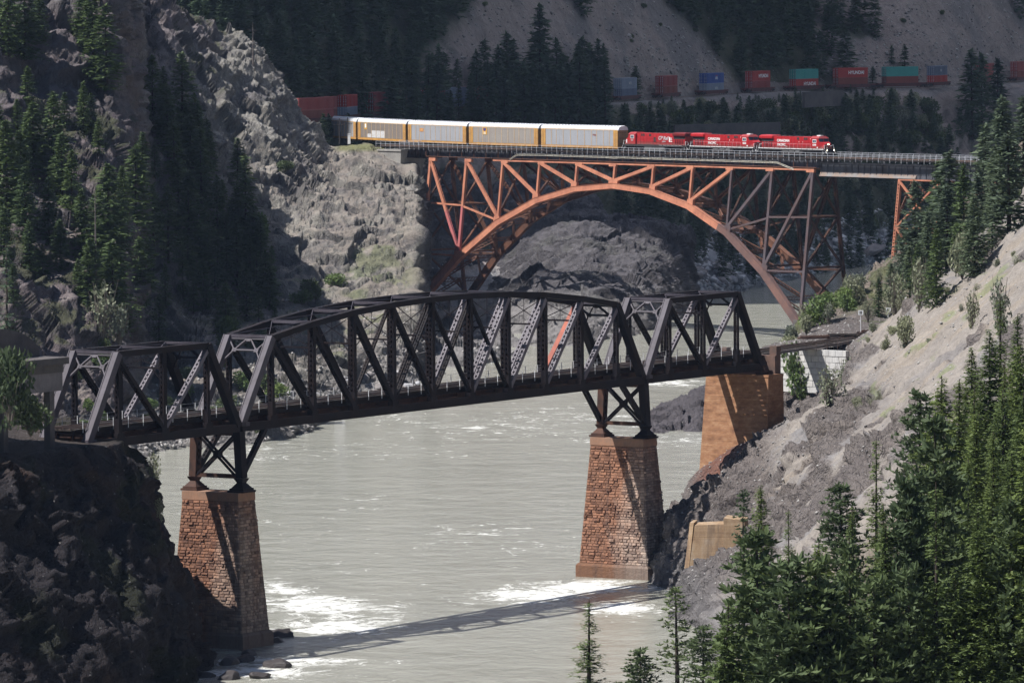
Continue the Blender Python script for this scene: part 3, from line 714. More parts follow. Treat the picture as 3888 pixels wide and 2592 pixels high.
# ------------------------------------------------------------------ stone piers
def masonry_mat(name, rust, clean, scale=1.0, mortar=.045, rustbias=0.0, rows=.42, bw=.95, island=False):
    n = NT(name); uv = n.t.nodes.new('ShaderNodeUVMap'); uv.uv_map = 'uv'
    br = n.t.nodes.new('ShaderNodeTexBrick'); n.l(uv.outputs[0], br.inputs['Vector'])
    br.inputs['Scale'].default_value = 1.0; br.inputs['Brick Width'].default_value = bw; br.inputs['Row Height'].default_value = rows
    br.inputs['Mortar Size'].default_value = mortar; br.inputs['Mortar Smooth'].default_value = .4; br.inputs['Bias'].default_value = -.1; br.squash = 1.3; br.squash_frequency = 3
    br.inputs['Color1'].default_value = (.66, .66, .66, 1); br.inputs['Color2'].default_value = (1.3, 1.3, 1.3, 1); br.inputs['Mortar'].default_value = (.6, .58, .56, 1)
    v = n.coord(); big = n.noise(n.coord((1, 1, .35)), .28, 4, .65, .5)
    sepu = n.t.nodes.new('ShaderNodeSeparateXYZ'); n.l(uv.outputs[0], sepu.inputs[0])
    # uv.x runs 0..1 (long faces) in units of metres; rust fades towards the downstream (near) corner
    gen = n.t.nodes.new('ShaderNodeTexCoord'); lc = n.t.nodes.new('ShaderNodeSeparateXYZ'); n.l(gen.outputs['Object'], lc.inputs[0])
    f = n.math('ADD', n.math('MULTIPLY_ADD', n.math('ADD', lc.outputs[1], n.math('MULTIPLY', lc.outputs[2], .16)), .085, .55 + rustbias), n.math('MULTIPLY', n.math('SUBTRACT', big, .5), 1.1))
    f = n.ramp(f, [(.22, 0.0), (.72, 1.0)])
    base_ = n.mix(f, clean, rust); fine = n.noise(v, 2.4, 5, .7)
    if island:
        gi = n.t.nodes.new('ShaderNodeNewGeometry'); c = n.mix(1.0, base_, n.ramp(gi.outputs['Random Per Island'], [(0, (.55, .52, .52)), (.5, (.95, .95, .93)), (1, (1.35, 1.3, 1.22))]), 'MULTIPLY')
    else: c = n.mix(1.0, base_, (.55, .52, .50), 'MULTIPLY')
    c = n.mix(1.0, c, n.mix(fine, (.62, .60, .60), (1.38, 1.38, 1.36)), 'MULTIPLY')
    stain = n.ramp(n.noise(n.coord((1, 1, .07)), 1.3, 4, .6), [(.52, 0.0), (.68, 1.0)]); c = n.mix(n.math('MULTIPLY', stain, .6), c, (.085, .055, .045))
    h = n.math('ADD', n.math('MULTIPLY', n.math('SUBTRACT', 1.0, br.outputs['Fac']), .9), n.math('MULTIPLY', fine, .8))
    sepc = n.t.nodes.new('ShaderNodeSeparateColor'); n.l(br.outputs['Color'], sepc.inputs[0])
    if True: h = n.math('MULTIPLY', fine, 1.2)
    return n.out(c, .92, n.bump(h, .9, .16), spec=.2)
M['masonry'] = masonry_mat('stone_masonry', (.30, .165, .11), (.33, .275, .24))
M['masonry_f'] = masonry_mat('face_stone', (.235, .122, .082), (.31, .25, .215), island=True, rustbias=.03)
M['masonry2_f'] = masonry_mat('face_stone_pale', (.26, .135, .09), (.38, .305, .265), island=True, rustbias=.03)
M['masonry2'] = masonry_mat('stone_masonry_pale', (.33, .185, .12), (.38, .31, .27), rustbias=.04)
def lofted(name, rings, mat, origin, rz, parent=None, caps=True, smoothv=False):
    """rings: list of (half_t, half_w, z) rectangles; x along the bridge, y across (+ = far); uv in metres"""
    V = []; Fs = []; UV = []
    for a, b_, z in rings: V += [(-a, -b_, z), (a, -b_, z), (a, b_, z), (-a, b_, z)]
    for k in range(len(rings)-1):
        for j in range(4):
            j2 = (j+1) % 4; Fs.append((4*k+j, 4*k+j2, 4*k+4+j2, 4*k+4+j))
            def q(r, jj, off): a, b_, z = rings[r]; L = (a, b_)[off % 2]; return L
            L0 = rings[k][0 if j % 2 == 0 else 1]; L1 = rings[k+1][0 if j % 2 == 0 else 1]; z0, z1 = rings[k][2], rings[k+1][2]
            o = j * 31.7; UV.append([(o - L0, z0), (o + L0, z0), (o + L1, z1), (o - L1, z1)])
    Fs.append((3, 2, 1, 0)); UV.append([(0, 0)] * 4); r = 4*(len(rings)-1); Fs.append((r, r+1, r+2, r+3)); a, b_, z = rings[-1]; UV.append([(-a, -b_), (a, -b_), (a, b_), (-a, b_)])
    me = bpy.data.meshes.new(name); me.from_pydata(V, [], Fs); ul = me.uv_layers.new(name='uv')
    for p, u in zip(me.polygons, UV):
        for li, c in zip(p.loop_indices, u): ul.data[li].uv = c
    me.materials.append(mat); o = link(bpy.data.objects.new(name, me)); o.location = origin; o.rotation_euler = (0, 0, rz); o.parent = parent
    return o
RZB = 1.00661
PIERS = []
def course_blocks(root, hw0, hw1, hl0, hl1, z0, z1, mat, seed):
    """rock-faced stones standing a little proud on the two long faces and the near end"""
    rnd = random.Random(seed); b = MB(); uv = []
    z = z0
    while z < z1 - .2:
        h = rnd.choice((.34, .40, .44, .36)); k0 = (z - z0)/(z1 - z0)
        hw = hw0 + (hw1-hw0)*k0; hl = hl0 + (hl1-hl0)*k0; hwn = hw + (hw1-hw0)*h/(z1-z0); hln = hl + (hl1-hl0)*h/(z1-z0)
        for face in (0, 1):
            s = -(hl if face == 0 else hw); e = -s
            while s < e - .3:
                L = min(rnd.uniform(.45, 1.15), e - s); p = rnd.uniform(.03, .14) if rnd.random() < .85 else rnd.uniform(.12, .26)
                g = .03
                if L > .2:
                    a, c_ = s + g, s + L - g; m_ = .07
                    if face == 0:   # -x face
                        q = [(-hw+.3, a, z+g), (-hw+.3, c_, z+g), (-hwn+.3, c_, z+h-g), (-hwn+.3, a, z+h-g), (-hw-p, a+m_, z+g+m_*.6), (-hw-p, c_-m_, z+g+m_*.6), (-hwn-p, c_-m_, z+h-g-m_*.6), (-hwn-p, a+m_, z+h-g-m_*.6)]
                        q2 = [(-hw-.01, a, z+g), (-hw-.01, c_, z+g), (-hwn-.01, c_, z+h-g), (-hwn-.01, a, z+h-g)]
                    else:
                        q = None; q2 = [(a, -hl-.01, z+g), (c_, -hl-.01, z+g), (c_, -hln-.01, z+h-g), (a, -hln-.01, z+h-g)]; q = [0]*4 + [(a+m_, -hl-p, z+g+m_*.6), (c_-m_, -hl-p, z+g+m_*.6), (c_-m_, -hln-p, z+h-g-m_*.6), (a+m_, -hln-p, z+h-g-m_*.6)]
                    o4 = q[4:]
                    b.add(q2 + list(o4), [(4, 5, 6, 7), (0, 1, 5, 4), (1, 2, 6, 5), (2, 3, 7, 6), (3, 0, 4, 7)], 0)
                s += L
        z += h
    o = b.local('face_stones', mat, root); me = o.data; ul = me.uv_layers.new(name='uv'); vs = me.vertices
    for p in me.polygons:
        for li in p.loop_indices:
            c = vs[me.loops[li].vertex_index].co; ul.data[li].uv = (c.x*.37 + c.y*.93, c.z)
    return o
for k, (tc, mt, lab) in enumerate(((-48, 'masonry', 'rust stained stone pier partly in the shadow of the near cliff'), (48, 'masonry2', 'rust stained stone pier standing in the open river by the right bank'))):
    o3 = B(tc, WT/2, 0); root = empty('stone_pier', o3, RZB, label=lab, cat='bridge pier', group='stone piers of the truss bridge')
    zb0 = 1.9
    f_ = lofted('shaft', [(2.95, 5.35, zb0), (1.78, 4.18, ZP-1.05)], M[mt], (0, 0, 0), 0, root)
    course_blocks(root, 2.95, 1.78, 5.35, 4.18, zb0, ZP-1.1, M[mt + '_f'], 5+k)
    lofted('footing', [(3.35, 5.8, -4), (3.30, 5.75, zb0-.35), (3.05, 5.5, zb0-.01)], M[mt], (0, 0, 0), 0, root)
    cp = lofted('capstone', [(1.84, 4.26, ZP-1.05), (1.80, 4.22, ZP-.01)], M['cap'] if 'cap' in M else M[mt], (0, 0, 0), 0, root)
    cp.data.materials.clear()
    if 'cap' not in M: M['cap'] = paint('capstone', (.30, .16, .10), (.22, .14, .10), .9, .6, .04)
    cp.data.materials.append(M['cap'])
# board-marked, rust-washed concrete of the land pier
n_ = NT('stained_concrete'); v_ = n_.coord((1, 1, 2.2)); c_ = n_.ramp(n_.noise(v_, .7, 6, .7), [(.3, (.17, .085, .05)), (.5, (.30, .155, .085)), (.72, (.42, .25, .145))])
wv_ = n_.noise(n_.coord((.15, .15, 6)), .9, 4, .6); c_ = n_.mix(1.0, c_, n_.mix(wv_, (.6, .6, .6), (1.4, 1.4, 1.4)), 'MULTIPLY')
M['stained'] = n_.out(c_, .92, n_.bump(wv_, .5, .08), spec=.2)
n_ = NT('tan_concrete'); c_ = n_.ramp(n_.noise(n_.coord((1, 1, .5)), .5, 6, .7), [(.3, (.22, .14, .085)), (.5, (.36, .25, .155)), (.72, (.42, .35, .28))])
wv_ = n_.noise(n_.coord((.12, .12, 5)), .9, 5, .65); c_ = n_.mix(1.0, c_, n_.mix(wv_, (.65, .65, .65), (1.3, 1.3, 1.3)), 'MULTIPLY'); st_ = n_.ramp(n_.noise(n_.coord((1, 1, .08)), 1.2, 5, .7), [(.5, 0.0), (.66, 1.0)])
M['tan'] = n_.out(n_.mix(n_.math('MULTIPLY', st_, .5), c_, (.12, .09, .075)), .92, n_.bump(wv_, .5, .08), spec=.2)
root = empty('land_pier', B(80.3, 3.2, 0), RZB, label='tall rust-washed concrete pier on the right river bank', cat='bridge pier')
m = MB(); m.hexa([(-2.6, -5.3, 7), (2.8, -5.3, 7), (2.8, 6.0, 7), (-2.6, 6.0, 7), (-1.4, -5.0, 25.4), (2.8, -5.0, 25.4), (2.8, 5.1, 25.4), (-1.4, 5.1, 25.4)]); m.local('shaft', M['stained'], root)
m = MB(); m.box(-1.46, 2.84, -5.06, 5.16, 25.41, 25.75); m.local('capstone', M['stained'], root)
m = MB(); m.box(1.2, 2.8, -4.6, 4.6, 25.76, 28.3); m.box(1.6, 2.8, -4.6, -3.5, 28.3, 29.6); m.box(1.6, 2.8, 3.5, 4.6, 28.3, 29.2); m.local('backwall', M['rust_conc'] if 'rust_conc' in M else paint('rust_concrete', (.17, .10, .075), (.10, .07, .06), .9, .5, .04), root)
for wv in (-3.2, 3.2): m = MB(); m.box(-.9, .7, wv-.55, wv+.55, 25.76, 26.35); m.local('bearing', M['rust_steel'], root)
# lower concrete block by the water
c0 = D(1602, 1240, 806); root = empty('concrete_buttress', (c0[0], c0[1], 2.0), R(-8), label='sloping tan concrete buttress under the red-stained rock by the water', cat='buttress')
m = MB(); m.hexa([(-1.3, -.3, 0), (6.8, -.3, 0), (6.8, 5, 0), (-1.3, 5, 0), (-.4, .3, 7.3), (3.4, .3, 7.5), (3.4, 5, 7.5), (-.4, 5, 7.3)])
m.hexa([(-2.0, .4, 0), (-1.35, .1, 0), (-1.35, 5, 0), (-2.0, 5, 0), (-1.1, .9, 7.6), (-.55, .6, 7.6), (-.55, 5, 7.6), (-1.1, 5, 7.6)])
m.hexa([(3.45, -.2, 0), (6.4, -.2, 0), (6.4, 5, 0), (3.45, 5, 0), (3.45, .1, 8.3), (6.2, .1, 8.0), (6.2, 5, 8.0), (3.45, 5, 8.3)])
m.local('block', M['tan'], root)
# block retaining wall
rnd = random.Random(3)
p0 = np.array(D(1781, 905, 883.5)); p1 = np.array(D(1946, 905, 875)); dl = p1 - p0; Lw = float(np.hypot(dl[0], dl[1])); angw = math.atan2(dl[1], dl[0])
root = empty('retaining_wall', (p0[0], p0[1], 21.6), angw, label='pale concrete block retaining wall beside the bridge end', cat='retaining wall')
m = MB(); zt = 27.9 - 21.6; bh = zt / 7.0
for r in range(7):
    x = 0 if r % 2 == 0 else -.62
    while x < Lw - .2:
        a, e = max(x, 0), min(x + 1.24, Lw)
        if e - a > .1:
            j = rnd.uniform(-.02, .02) - .05 * r * -1 * -1; g = .025
            m.hexa([(a+g, j, r*bh+g), (e-g, j, r*bh+g), (e-g, j+.7, r*bh+g), (a+g, j+.7, r*bh+g), (a+g, j, (r+1)*bh-g), (e-g, j, (r+1)*bh-g), (e-g, j+.7, (r+1)*bh-g), (a+g, j+.7, (r+1)*bh-g)], rnd.choice((0, 0, 1)))
        x += 1.24
m.local('blocks', [M['block'], paint('concrete_block_pale', (.60, .585, .56), (.5, .48, .46), .9, .5, .03)], root)
m = MB(); m.box(.05, Lw-.05, .08, .6, 0, zt-.06); m.local('joints', M['dark_concrete'], root)

# ================================================================== arch bridge (orange, behind)
DV = np.array((VX, VY, 0)); DA = np.array((VY, -VX, 0))       # along; towards the camera
ARC = empty('arch_bridge', A(-64.7, 0, 4), label='orange steel arch railway bridge carrying a freight train over the gorge', cat='railway bridge')
DJ = [33.0, 21.8, 13.43, 7.99, 5.04, 4.02, 5.04, 7.99, 13.43, 21.8, 33.0]
TJ = [(j-5)*PA for j in range(11)]
def AP(side, t, dz): return A(t, side*(WA/2 + dz/8.0), ZT - dz)
OR, VS = M['orange'], M['violet_steel']
def apart(b, name, mat): return b.build(name, mat, ARC)
for side in (1, -1):
    nrm = DA*side + UPV*.125
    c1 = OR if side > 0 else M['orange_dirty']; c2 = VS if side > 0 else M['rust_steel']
    rib = [(TJ[j], DJ[j] + 1.0) for j in range(11)]
    for j in range(10):
        (t0, d0), (t1, d1) = rib[j], rib[j+1]
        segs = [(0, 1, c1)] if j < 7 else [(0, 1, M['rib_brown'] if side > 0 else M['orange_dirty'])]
        if j == 7: segs = [(0, .78, c1), (.78, 1, M['rib_brown'])]
        for s0, s1, mt in segs:
            b = MB(); q = lambda s: AP(side, t0 + (t1-t0)*s, d0 + (d1-d0)*s)
            dd = 1.15 + .5*abs(j-4.5)/4.5
            b.beam(q(s0), q(s1), dd, .95, nrm); 
            for e in (-1, 1):
                mid = np.cross(q(1)-q(0), nrm); mid /= np.linalg.norm(mid)
                b.beam(q(s0) + mid*e*dd/2, q(s1) + mid*e*dd/2, .06, 1.15, nrm)
            apart(b, 'arch_rib', mt)
    for j in range(11):
        mt = c1 if j < 8 else c2
        if j == 0 or j == 10: mt = c1 if j == 0 else c2
        pieces = [(0, 1, mt)]
        if j == 1 and side > 0: pieces = [(0, .5, OR), (.5, 1, M['pink'])]
        for s0, s1, mm in pieces:
            b = MB(); p0, p1 = AP(side, TJ[j], .2 + (DJ[j]-.2)*s0), AP(side, TJ[j], .2 + (DJ[j]-.2)*s1)
            k = .56 if 1 < j < 9 else .72
            for q in (-1, 1): b.beam(p0 + DV*q*(k/2-.05) , p1 + DV*q*(k/2-.05), .09, .62, nrm)
            b.beam(p0 + nrm*.3, p1 + nrm*.3, k, .05, nrm)
            nl = max(2, int(np.linalg.norm(p1-p0)/.9))
            for i in range(nl): b.beam(p0+(p1-p0)*i/nl - nrm*.3 - DV*k*.4, p0+(p1-p0)*(i+1)/nl - nrm*.3 + DV*k*.4, .09, .03, nrm)
            apart(b, 'post', mm)
    for j in range(10):
        left = j < 5
        a, e = ((TJ[j], .35), (TJ[j+1], DJ[j+1] - .1)) if left else ((TJ[j+1], .35), (TJ[j], DJ[j] - .1))
        mt = c1 if j < 8 else c2
        pieces = [(0, 1, mt)]
        if j == 0 and side > 0: pieces = [(0, .55, OR), (.55, 1, M['pink'])]
        for s0, s1, mm in pieces:
            b = MB(); P0, P1 = AP(side, *a), AP(side, *e); p0, p1 = P0 + (P1-P0)*s0, P0 + (P1-P0)*s1
            sd = np.cross(P1-P0, nrm); sd /= np.linalg.norm(sd); k = .72
            for q in (-1, 1): b.beam(p0 + sd*q*(k/2-.05), p1 + sd*q*(k/2-.05), .09, .62, nrm)
            b.beam(p0 + nrm*.3, p1 + nrm*.3, k, .05, nrm)
            nl = max(2, int(np.linalg.norm(p1-p0)/.8))
            for i in range(nl):
                for q in (-1, 1): b.beam(p0+(p1-p0)*i/nl + sd*q*(k/2+.02) - nrm*.25, p0+(p1-p0)*(i+1)/nl + sd*q*(k/2+.02) + nrm*.25, .03, .09, sd)
            apart(b, 'diagonal', mm)
    # gusset plates
    for j in range(1, 10):
        b = MB(); s_ = 0 if j == 5 else (1 if j < 5 else -1)
        c = AP(side, TJ[j] - s_*.35, DJ[j] + .1); b.beam(c - DV*(1.5 if j == 5 else .95), c + DV*(1.5 if j == 5 else .95), 1.35, .7, nrm); apart(b, 'gusset_plate', c1 if j < 8 else c2)
    b = MB()
    b.beam(AP(side, TJ[2]-3.5, .1), AP(side, TJ[9]+11, .1), .34, .5, nrm)
    for j in range(11): b.beam(AP(side, TJ[j]-.5, .3), AP(side, TJ[j]+(1.9 if j < 5 else .5), .3), .75, .66, nrm) if j < 5 else b.beam(AP(side, TJ[j]-1.9, .3), AP(side, TJ[j]+.5, .3), .75, .66, nrm)
    apart(b, 'top_chord', c1)
    for (t0, d0), (t1, d1), mm in (((TJ[0], 10.4), (TJ[1], 10.7), c1), ((TJ[1], 10.9), (TJ[2], 13.9), c1), ((TJ[0], 22.3), (TJ[1], 22.4), c1),
                                   ((TJ[10], 10.4), (TJ[9], 10.7), c2), ((TJ[9], 10.9), (TJ[8], 13.9), c2), ((TJ[10], 22.3), (TJ[9], 22.4), c2)):
        b = MB(); b.beam(AP(side, t0, d0), AP(side, t1, d1), .42, .45, nrm); apart(b, 'strut', mm)
    for j in (0, 10):
        b = MB(); c = AP(side, TJ[j], DJ[j]); b.beam(c - UPV*8, c + UPV*.3, 3.2, 3.4, DV, a1=2.2, b1=2.4); apart(b, 'pedestal', M['dark_concrete'])
# bracing between the two arch planes
for j in range(11):
    lev = [.5]; dmax = DJ[j]
    if dmax > 20: lev += [10.5, 21.5] + ([31.5] if dmax > 30 else [])
    elif dmax > 10: lev += [dmax - .5]
    else: lev += [dmax]
    for i in range(len(lev)-1):
        b = MB(); a, e = lev[i], lev[i+1]
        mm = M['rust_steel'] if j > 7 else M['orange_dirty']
        b.laced(AP(1, TJ[j], a), AP(-1, TJ[j], e), DV, .5, .3, .7, .09, dbl=False); b.laced(AP(-1, TJ[j], a), AP(1, TJ[j], e), DV, .5, .3, .7, .09, dbl=False)
        b.beam(AP(1, TJ[j], e), AP(-1, TJ[j], e), .4, .35, DV)
        apart(b, 'cross_bracing', mm)
for j in range(10):
    for s0, s1 in ((0, .5), (.5, 1)):
        b = MB(); f = lambda s, side: AP(side, TJ[j] + PA*s, DJ[j] + 1 + (DJ[j+1]-DJ[j])*s)
        m0 = (f(s0, 1) + f(s0, -1))/2; m1 = (f(s1, 1) + f(s1, -1))/2
        for sd in (1, -1):
            b.laced(f(s0, sd), m1, np.cross(f(s1, 1) - f(s0, 1), DA), .8, .3, .9, .09, dbl=False)
        b.laced(f(s1, 1), f(s1, -1), UPV, .9, .3, .9, .09, dbl=False)
        apart(b, 'lateral_bracing', M['orange_dirty'])
# deck of the arch
t0, t1 = -66.5, 65.6
for wv in (2.35, -2.35):
    b = MB(); zc, hh = ZT + 1.35, 1.75
    b.beam(A(t0, wv, zc), A(t1, wv, zc), hh, .05, DA)
    for z in (zc-hh/2, zc+hh/2): b.beam(A(t0, wv, z), A(t1, wv, z), .06, .42, DA)
    t = t0
    while t < t1: b.beam(A(t, wv + (.1 if wv > 0 else -.1), zc-hh/2), A(t, wv + (.1 if wv > 0 else -.1), zc+hh/2), .09, .15, DA); t += 1.45
    apart(b, 'deck_girder', M['girder'])
b = MB(); t = -86
while t < 150:
    b.beam(A(t, 3.9, ZT+2.42), A(t, -3.4, ZT+2.42), .24, .22, DV); t += .5
apart(b, 'sleepers', M['timber'])
b = MB(); t = t0
while t < t1:
    b.beam(A(t, 3.1, ZT+.45), A(t, 3.1, ZT+2.3), .12, .12, DV); t += 4.31
b.beam(A(t0, 3.1, ZT+.42), A(t1, 3.1, ZT+.42), .12, .16, DA)
apart(b, 'hanger_frame', M['orange_dirty'])
b = MB()
for wv in (.75, -.75): b.beam(A(-86, wv, ZT+2.64), A(150, wv, ZT+2.64), .17, .08, DA)
apart(b, 'rails', M['rail_steel'])
for wv in (3.45, -3.1):
    b = MB(); b.beam(A(-84, wv, ZT+2.57), A(150, wv, ZT+2.57), .07, .75, DA); apart(b, 'walkway', M['timber'])
    b = MB(); e = .38 if wv > 0 else -.3; t = -84
    while t < 150: b.beam(A(t, wv+e, ZT+1.9), A(t, wv+e, ZT+3.72), .07, .07, DA); t += 1.75
    for z in (3.7, 3.15): b.beam(A(-84, wv+e, ZT+z), A(150, wv+e, ZT+z), .06, .05, DA)
    apart(b, 'railing', M['handrail'])
# white pipe slung along the deck
def t_of_x(x, wv, z):
    lo, hi = -140, 190
    for _ in range(50):
        m_ = (lo+hi)/2
        if proj(A(m_, wv, z))[0]*K < x: lo = m_
        else: hi = m_
    return lo
b = MB(); pp = [(1935, .35), (1962, 1.5), (2040, 1.62), (2300, 1.55), (2330, 1.45), (2360, 1.6), (2590, 1.5), (2755, 1.5), (2950, 1.45), (3013, .05)]
for (x0, z0), (x1, z1) in zip(pp, pp[1:]):
    for o in (0, .27): b.tube(A(t_of_x(x0, 3.4, ZT+z0), 3.4, ZT+z0-o), A(t_of_x(x1, 3.4, ZT+z1), 3.4, ZT+z1-o), .055, n=6, m=0)
apart(b, 'pipe', M['pipe'])
# approach girders
for a_, e_, zc, hh, mt in ((-78, -66.6, ZT+.9, 2.0, BS), (65.7, 151, ZT-.05, 2.9, M['girder'])):
    for wv in (1.9, -1.9):
        b = MB(); b.beam(A(a_, wv, zc), A(e_, wv, zc), hh, .06, DA)
        b.beam(A(a_, wv, zc+hh/2), A(e_, wv, zc+hh/2), .06, .5, DA); b.beam(A(a_, wv, zc-hh/2), A(e_, wv, zc-hh/2), .07, .55, DA)
        t = a_+.5
        while t < e_: b.beam(A(t, wv + (.12 if wv > 0 else -.12), zc-hh/2), A(t, wv + (.12 if wv > 0 else -.12), zc+hh/2), .08, .18, DA); t += 1.9
        apart(b, 'approach_girder', mt)
        if a_ > 0:
            b = MB(); b.beam(A(a_, wv + (.22 if wv > 0 else -.22), zc-hh/2+.5), A(95.5 if True else 0, wv + (.22 if wv > 0 else -.22), zc-hh/2+.5), .95, .05, DA + UPV*.5)
            apart(b, 'girder_apron', M['grey_paint'])
# steel towers of the right approach
tb = [t_of_x(3398, 3.5, 36), t_of_x(3549, 3.5, 36), t_of_x(3690, 3.5, 36), t_of_x(3800, 3.5, 36)]
for i, t in enumerate(tb):
    for side in (1, -1):
        b = MB(); b.laced(A(t, side*1.9, ZT-1.5), A(t, side*(1.9+3.6), ZT-30), DV, .7, .6, .7, .12); apart(b, 'tower_leg', (OR if i < 2 else M['orange_dirty']) if side > 0 else M['orange_dirty'])
    b = MB()
    for z0, z1 in ((1.6, 11), (11, 20.5)):
        f = lambda z, s: A(t, s*(1.9 + z*.12), ZT-z)
        b.laced(f(z0, 1), f(z1, -1), DV, .5, .3, .6, .09, dbl=False); b.laced(f(z0, -1), f(z1, 1), DV, .5, .3, .6, .09, dbl=False); b.beam(f(z1, 1), f(z1, -1), .35, .3, DV)
    apart(b, 'cross_bracing', M['orange_dirty'])
for i in (0, 2):
    for side in (1, -1):
        f = lambda k, z: A(tb[i+k], side*(1.9 + z*.12), ZT-z)
        b = MB(); mm = OR if side > 0 and i == 0 else M['orange_dirty']
        b.beam(f(0, 1.7), f(1, 1.7), .3, .3, DA); b.beam(f(0, 12), f(1, 12), .32, .3, DA)
        for z0, z1 in ((2, 12), (12, 22)): b.laced(f(0, z0), f(1, z1), DA, .4, .35, .6, .09, dbl=False); b.laced(f(1, z0), f(0, z1), DA, .4, .35, .6, .09, dbl=False)
        apart(b, 'tower_bracing', mm)
# left abutment
RZA = math.atan2(VY, VX)
c = A(-78.5, 0, 33); root = empty('bridge_abutment', c, RZA, label='pale concrete abutment under the left end of the arch bridge deck', cat='abutment')
m = MB(); m.hexa([(-3.2, -3.2, 0), (2.4, -3.2, 0), (2.4, 3.2, 0), (-3.2, 3.2, 0), (-4.6, -4.0, 6.6), (3.9, -4.0, 6.6), (3.9, 4, 6.6), (-4.6, 4, 6.6)]); m.local('block', M['concrete'], root)
m = MB(); m.box(-4.8, 4.1, -4.2, 4.2, 6.62, 7.0); m.local('cap', M['concrete'], root)

# ================================================================== rolling stock
def text_mesh(s, size, mat, italic=False, ext=.012, space=1.0, squash=1.0):
    cu = bpy.data.curves.new('lettering', 'FONT'); cu.body = s; cu.size = size; cu.extrude = ext; cu.align_x = 'CENTER'; cu.align_y = 'CENTER'
    cu.shear = .3 if italic else 0; cu.space_character = space; cu.offset = size * .022
    o = bpy.data.objects.new('lettering', cu); link(o); dg = bpy.context.evaluated_depsgraph_get()
    me = bpy.data.meshes.new_from_object(o.evaluated_get(dg)); bpy.data.objects.remove(o); bpy.data.curves.remove(cu)
    me.materials.clear(); me.materials.append(mat); return me
def put_text(me, parent, loc, side=-1, name='lettering', label=None, sx=1.0):
    o = link(bpy.data.objects.new(name, me)); o.parent = parent; o.location = loc; o.scale = (sx, 1, 1)
    o.rotation_euler = (R(90), 0, 0) if side < 0 else (R(90), 0, R(180))
    if label: o['label'] = label
    return o
def simple(name, c, rough=.5, emit=0, metal=0):
    n = NT(name); n.out(c, rough, metal=metal)
    if emit: n.b.inputs['Emission Color'].default_value = c + (1,); n.b.inputs['Emission Strength'].default_value = emit
    return n.mat
M['white'] = paint('white_lettering', (.85, .85, .85), (.7, .7, .7), .6, 2)
M['fwhite'] = paint('faded_lettering', (.55, .55, .57), (.4, .4, .42), .6, 2)
M['glass'] = simple('dark_glass', (.05, .075, .11), .12)
M['lamp'] = simple('headlight', (1.0, .85, .55), .3, 6)
M['under'] = paint('underframe', (.05, .045, .045), (.035, .03, .03), .8, 1)
M['tank'] = paint('grey_tank', (.15, .155, .155), (.10, .10, .10), .7, 1)
M['wheel'] = paint('wheel_steel', (.10, .08, .07), (.06, .05, .045), .6, 2)
def train_paint(name, c, dirt=(.13, .08, .065), zlo=1.6, zhi=2.9):
    n = NT(name); t_ = n.t.nodes.new('ShaderNodeTexCoord'); s = n.t.nodes.new('ShaderNodeSeparateXYZ'); n.l(t_.outputs['Object'], s.inputs[0])
    g = n.math('ADD', n.t.nodes.new('ShaderNodeMapRange').outputs[0], 0.0); mr = g.node.inputs[0].links[0].from_node
    n.l(s.outputs[2], mr.inputs[0]); mr.inputs[1].default_value = zhi; mr.inputs[2].default_value = zlo
    f = n.math('MULTIPLY', g, n.noise(n.coord((.4, 1, 1)), .9, 5, .7)); f = n.ramp(f, [(.18, 0.0), (.55, 1.0)])
    c_ = n.mix(f, n.mix(n.noise(n.coord((1, 1, .4)), 1.6, 4, .6), tuple(x*.82 for x in c), tuple(x*1.15 for x in c)), dirt)
    return n.out(c_, .42, spec=.45)
M['loco_red'] = train_paint('engine_red', (.39, .016, .02))
M['loco_red_old'] = train_paint('old_engine_red', (.40, .022, .026), (.15, .11, .095), 1.4, 3.3)
M['cab_roof'] = paint('engine_roof', (.34, .03, .035), (.25, .05, .05), .5, 1)
M['dark_red'] = paint('louvre_red', (.16, .012, .015), (.10, .015, .015), .6, 3)
def truck(parent, x, axles, r=.5, half=2.2):
    m = MB()
    for y in (-.78, .78):
        m.box(x-half, x+half, y*1.32-.09, y*1.32+.09, .45, .85); m.box(x-half*.5, x+half*.5, y*1.34-.1, y*1.34+.1, .85, 1.15)
        for a in axles: m.box(x+a-.22, x+a+.22, y*1.36-.12, y*1.36+.12, .3, .7)
    m.box(x-.3, x+.3, -1.0, 1.0, .5, 1.0)
    fr = m.local('bogie', M['under'], parent)
    for a in axles:
        m = MB()
        for y in (-.74, .74): m.tube((x+a, y-.06, r), (x+a, y+.06, r), r, n=18)
        m.tube((x+a, -.74, r), (x+a, .74, r), .09, n=8); m.local('wheelset', M['wheel'], fr)
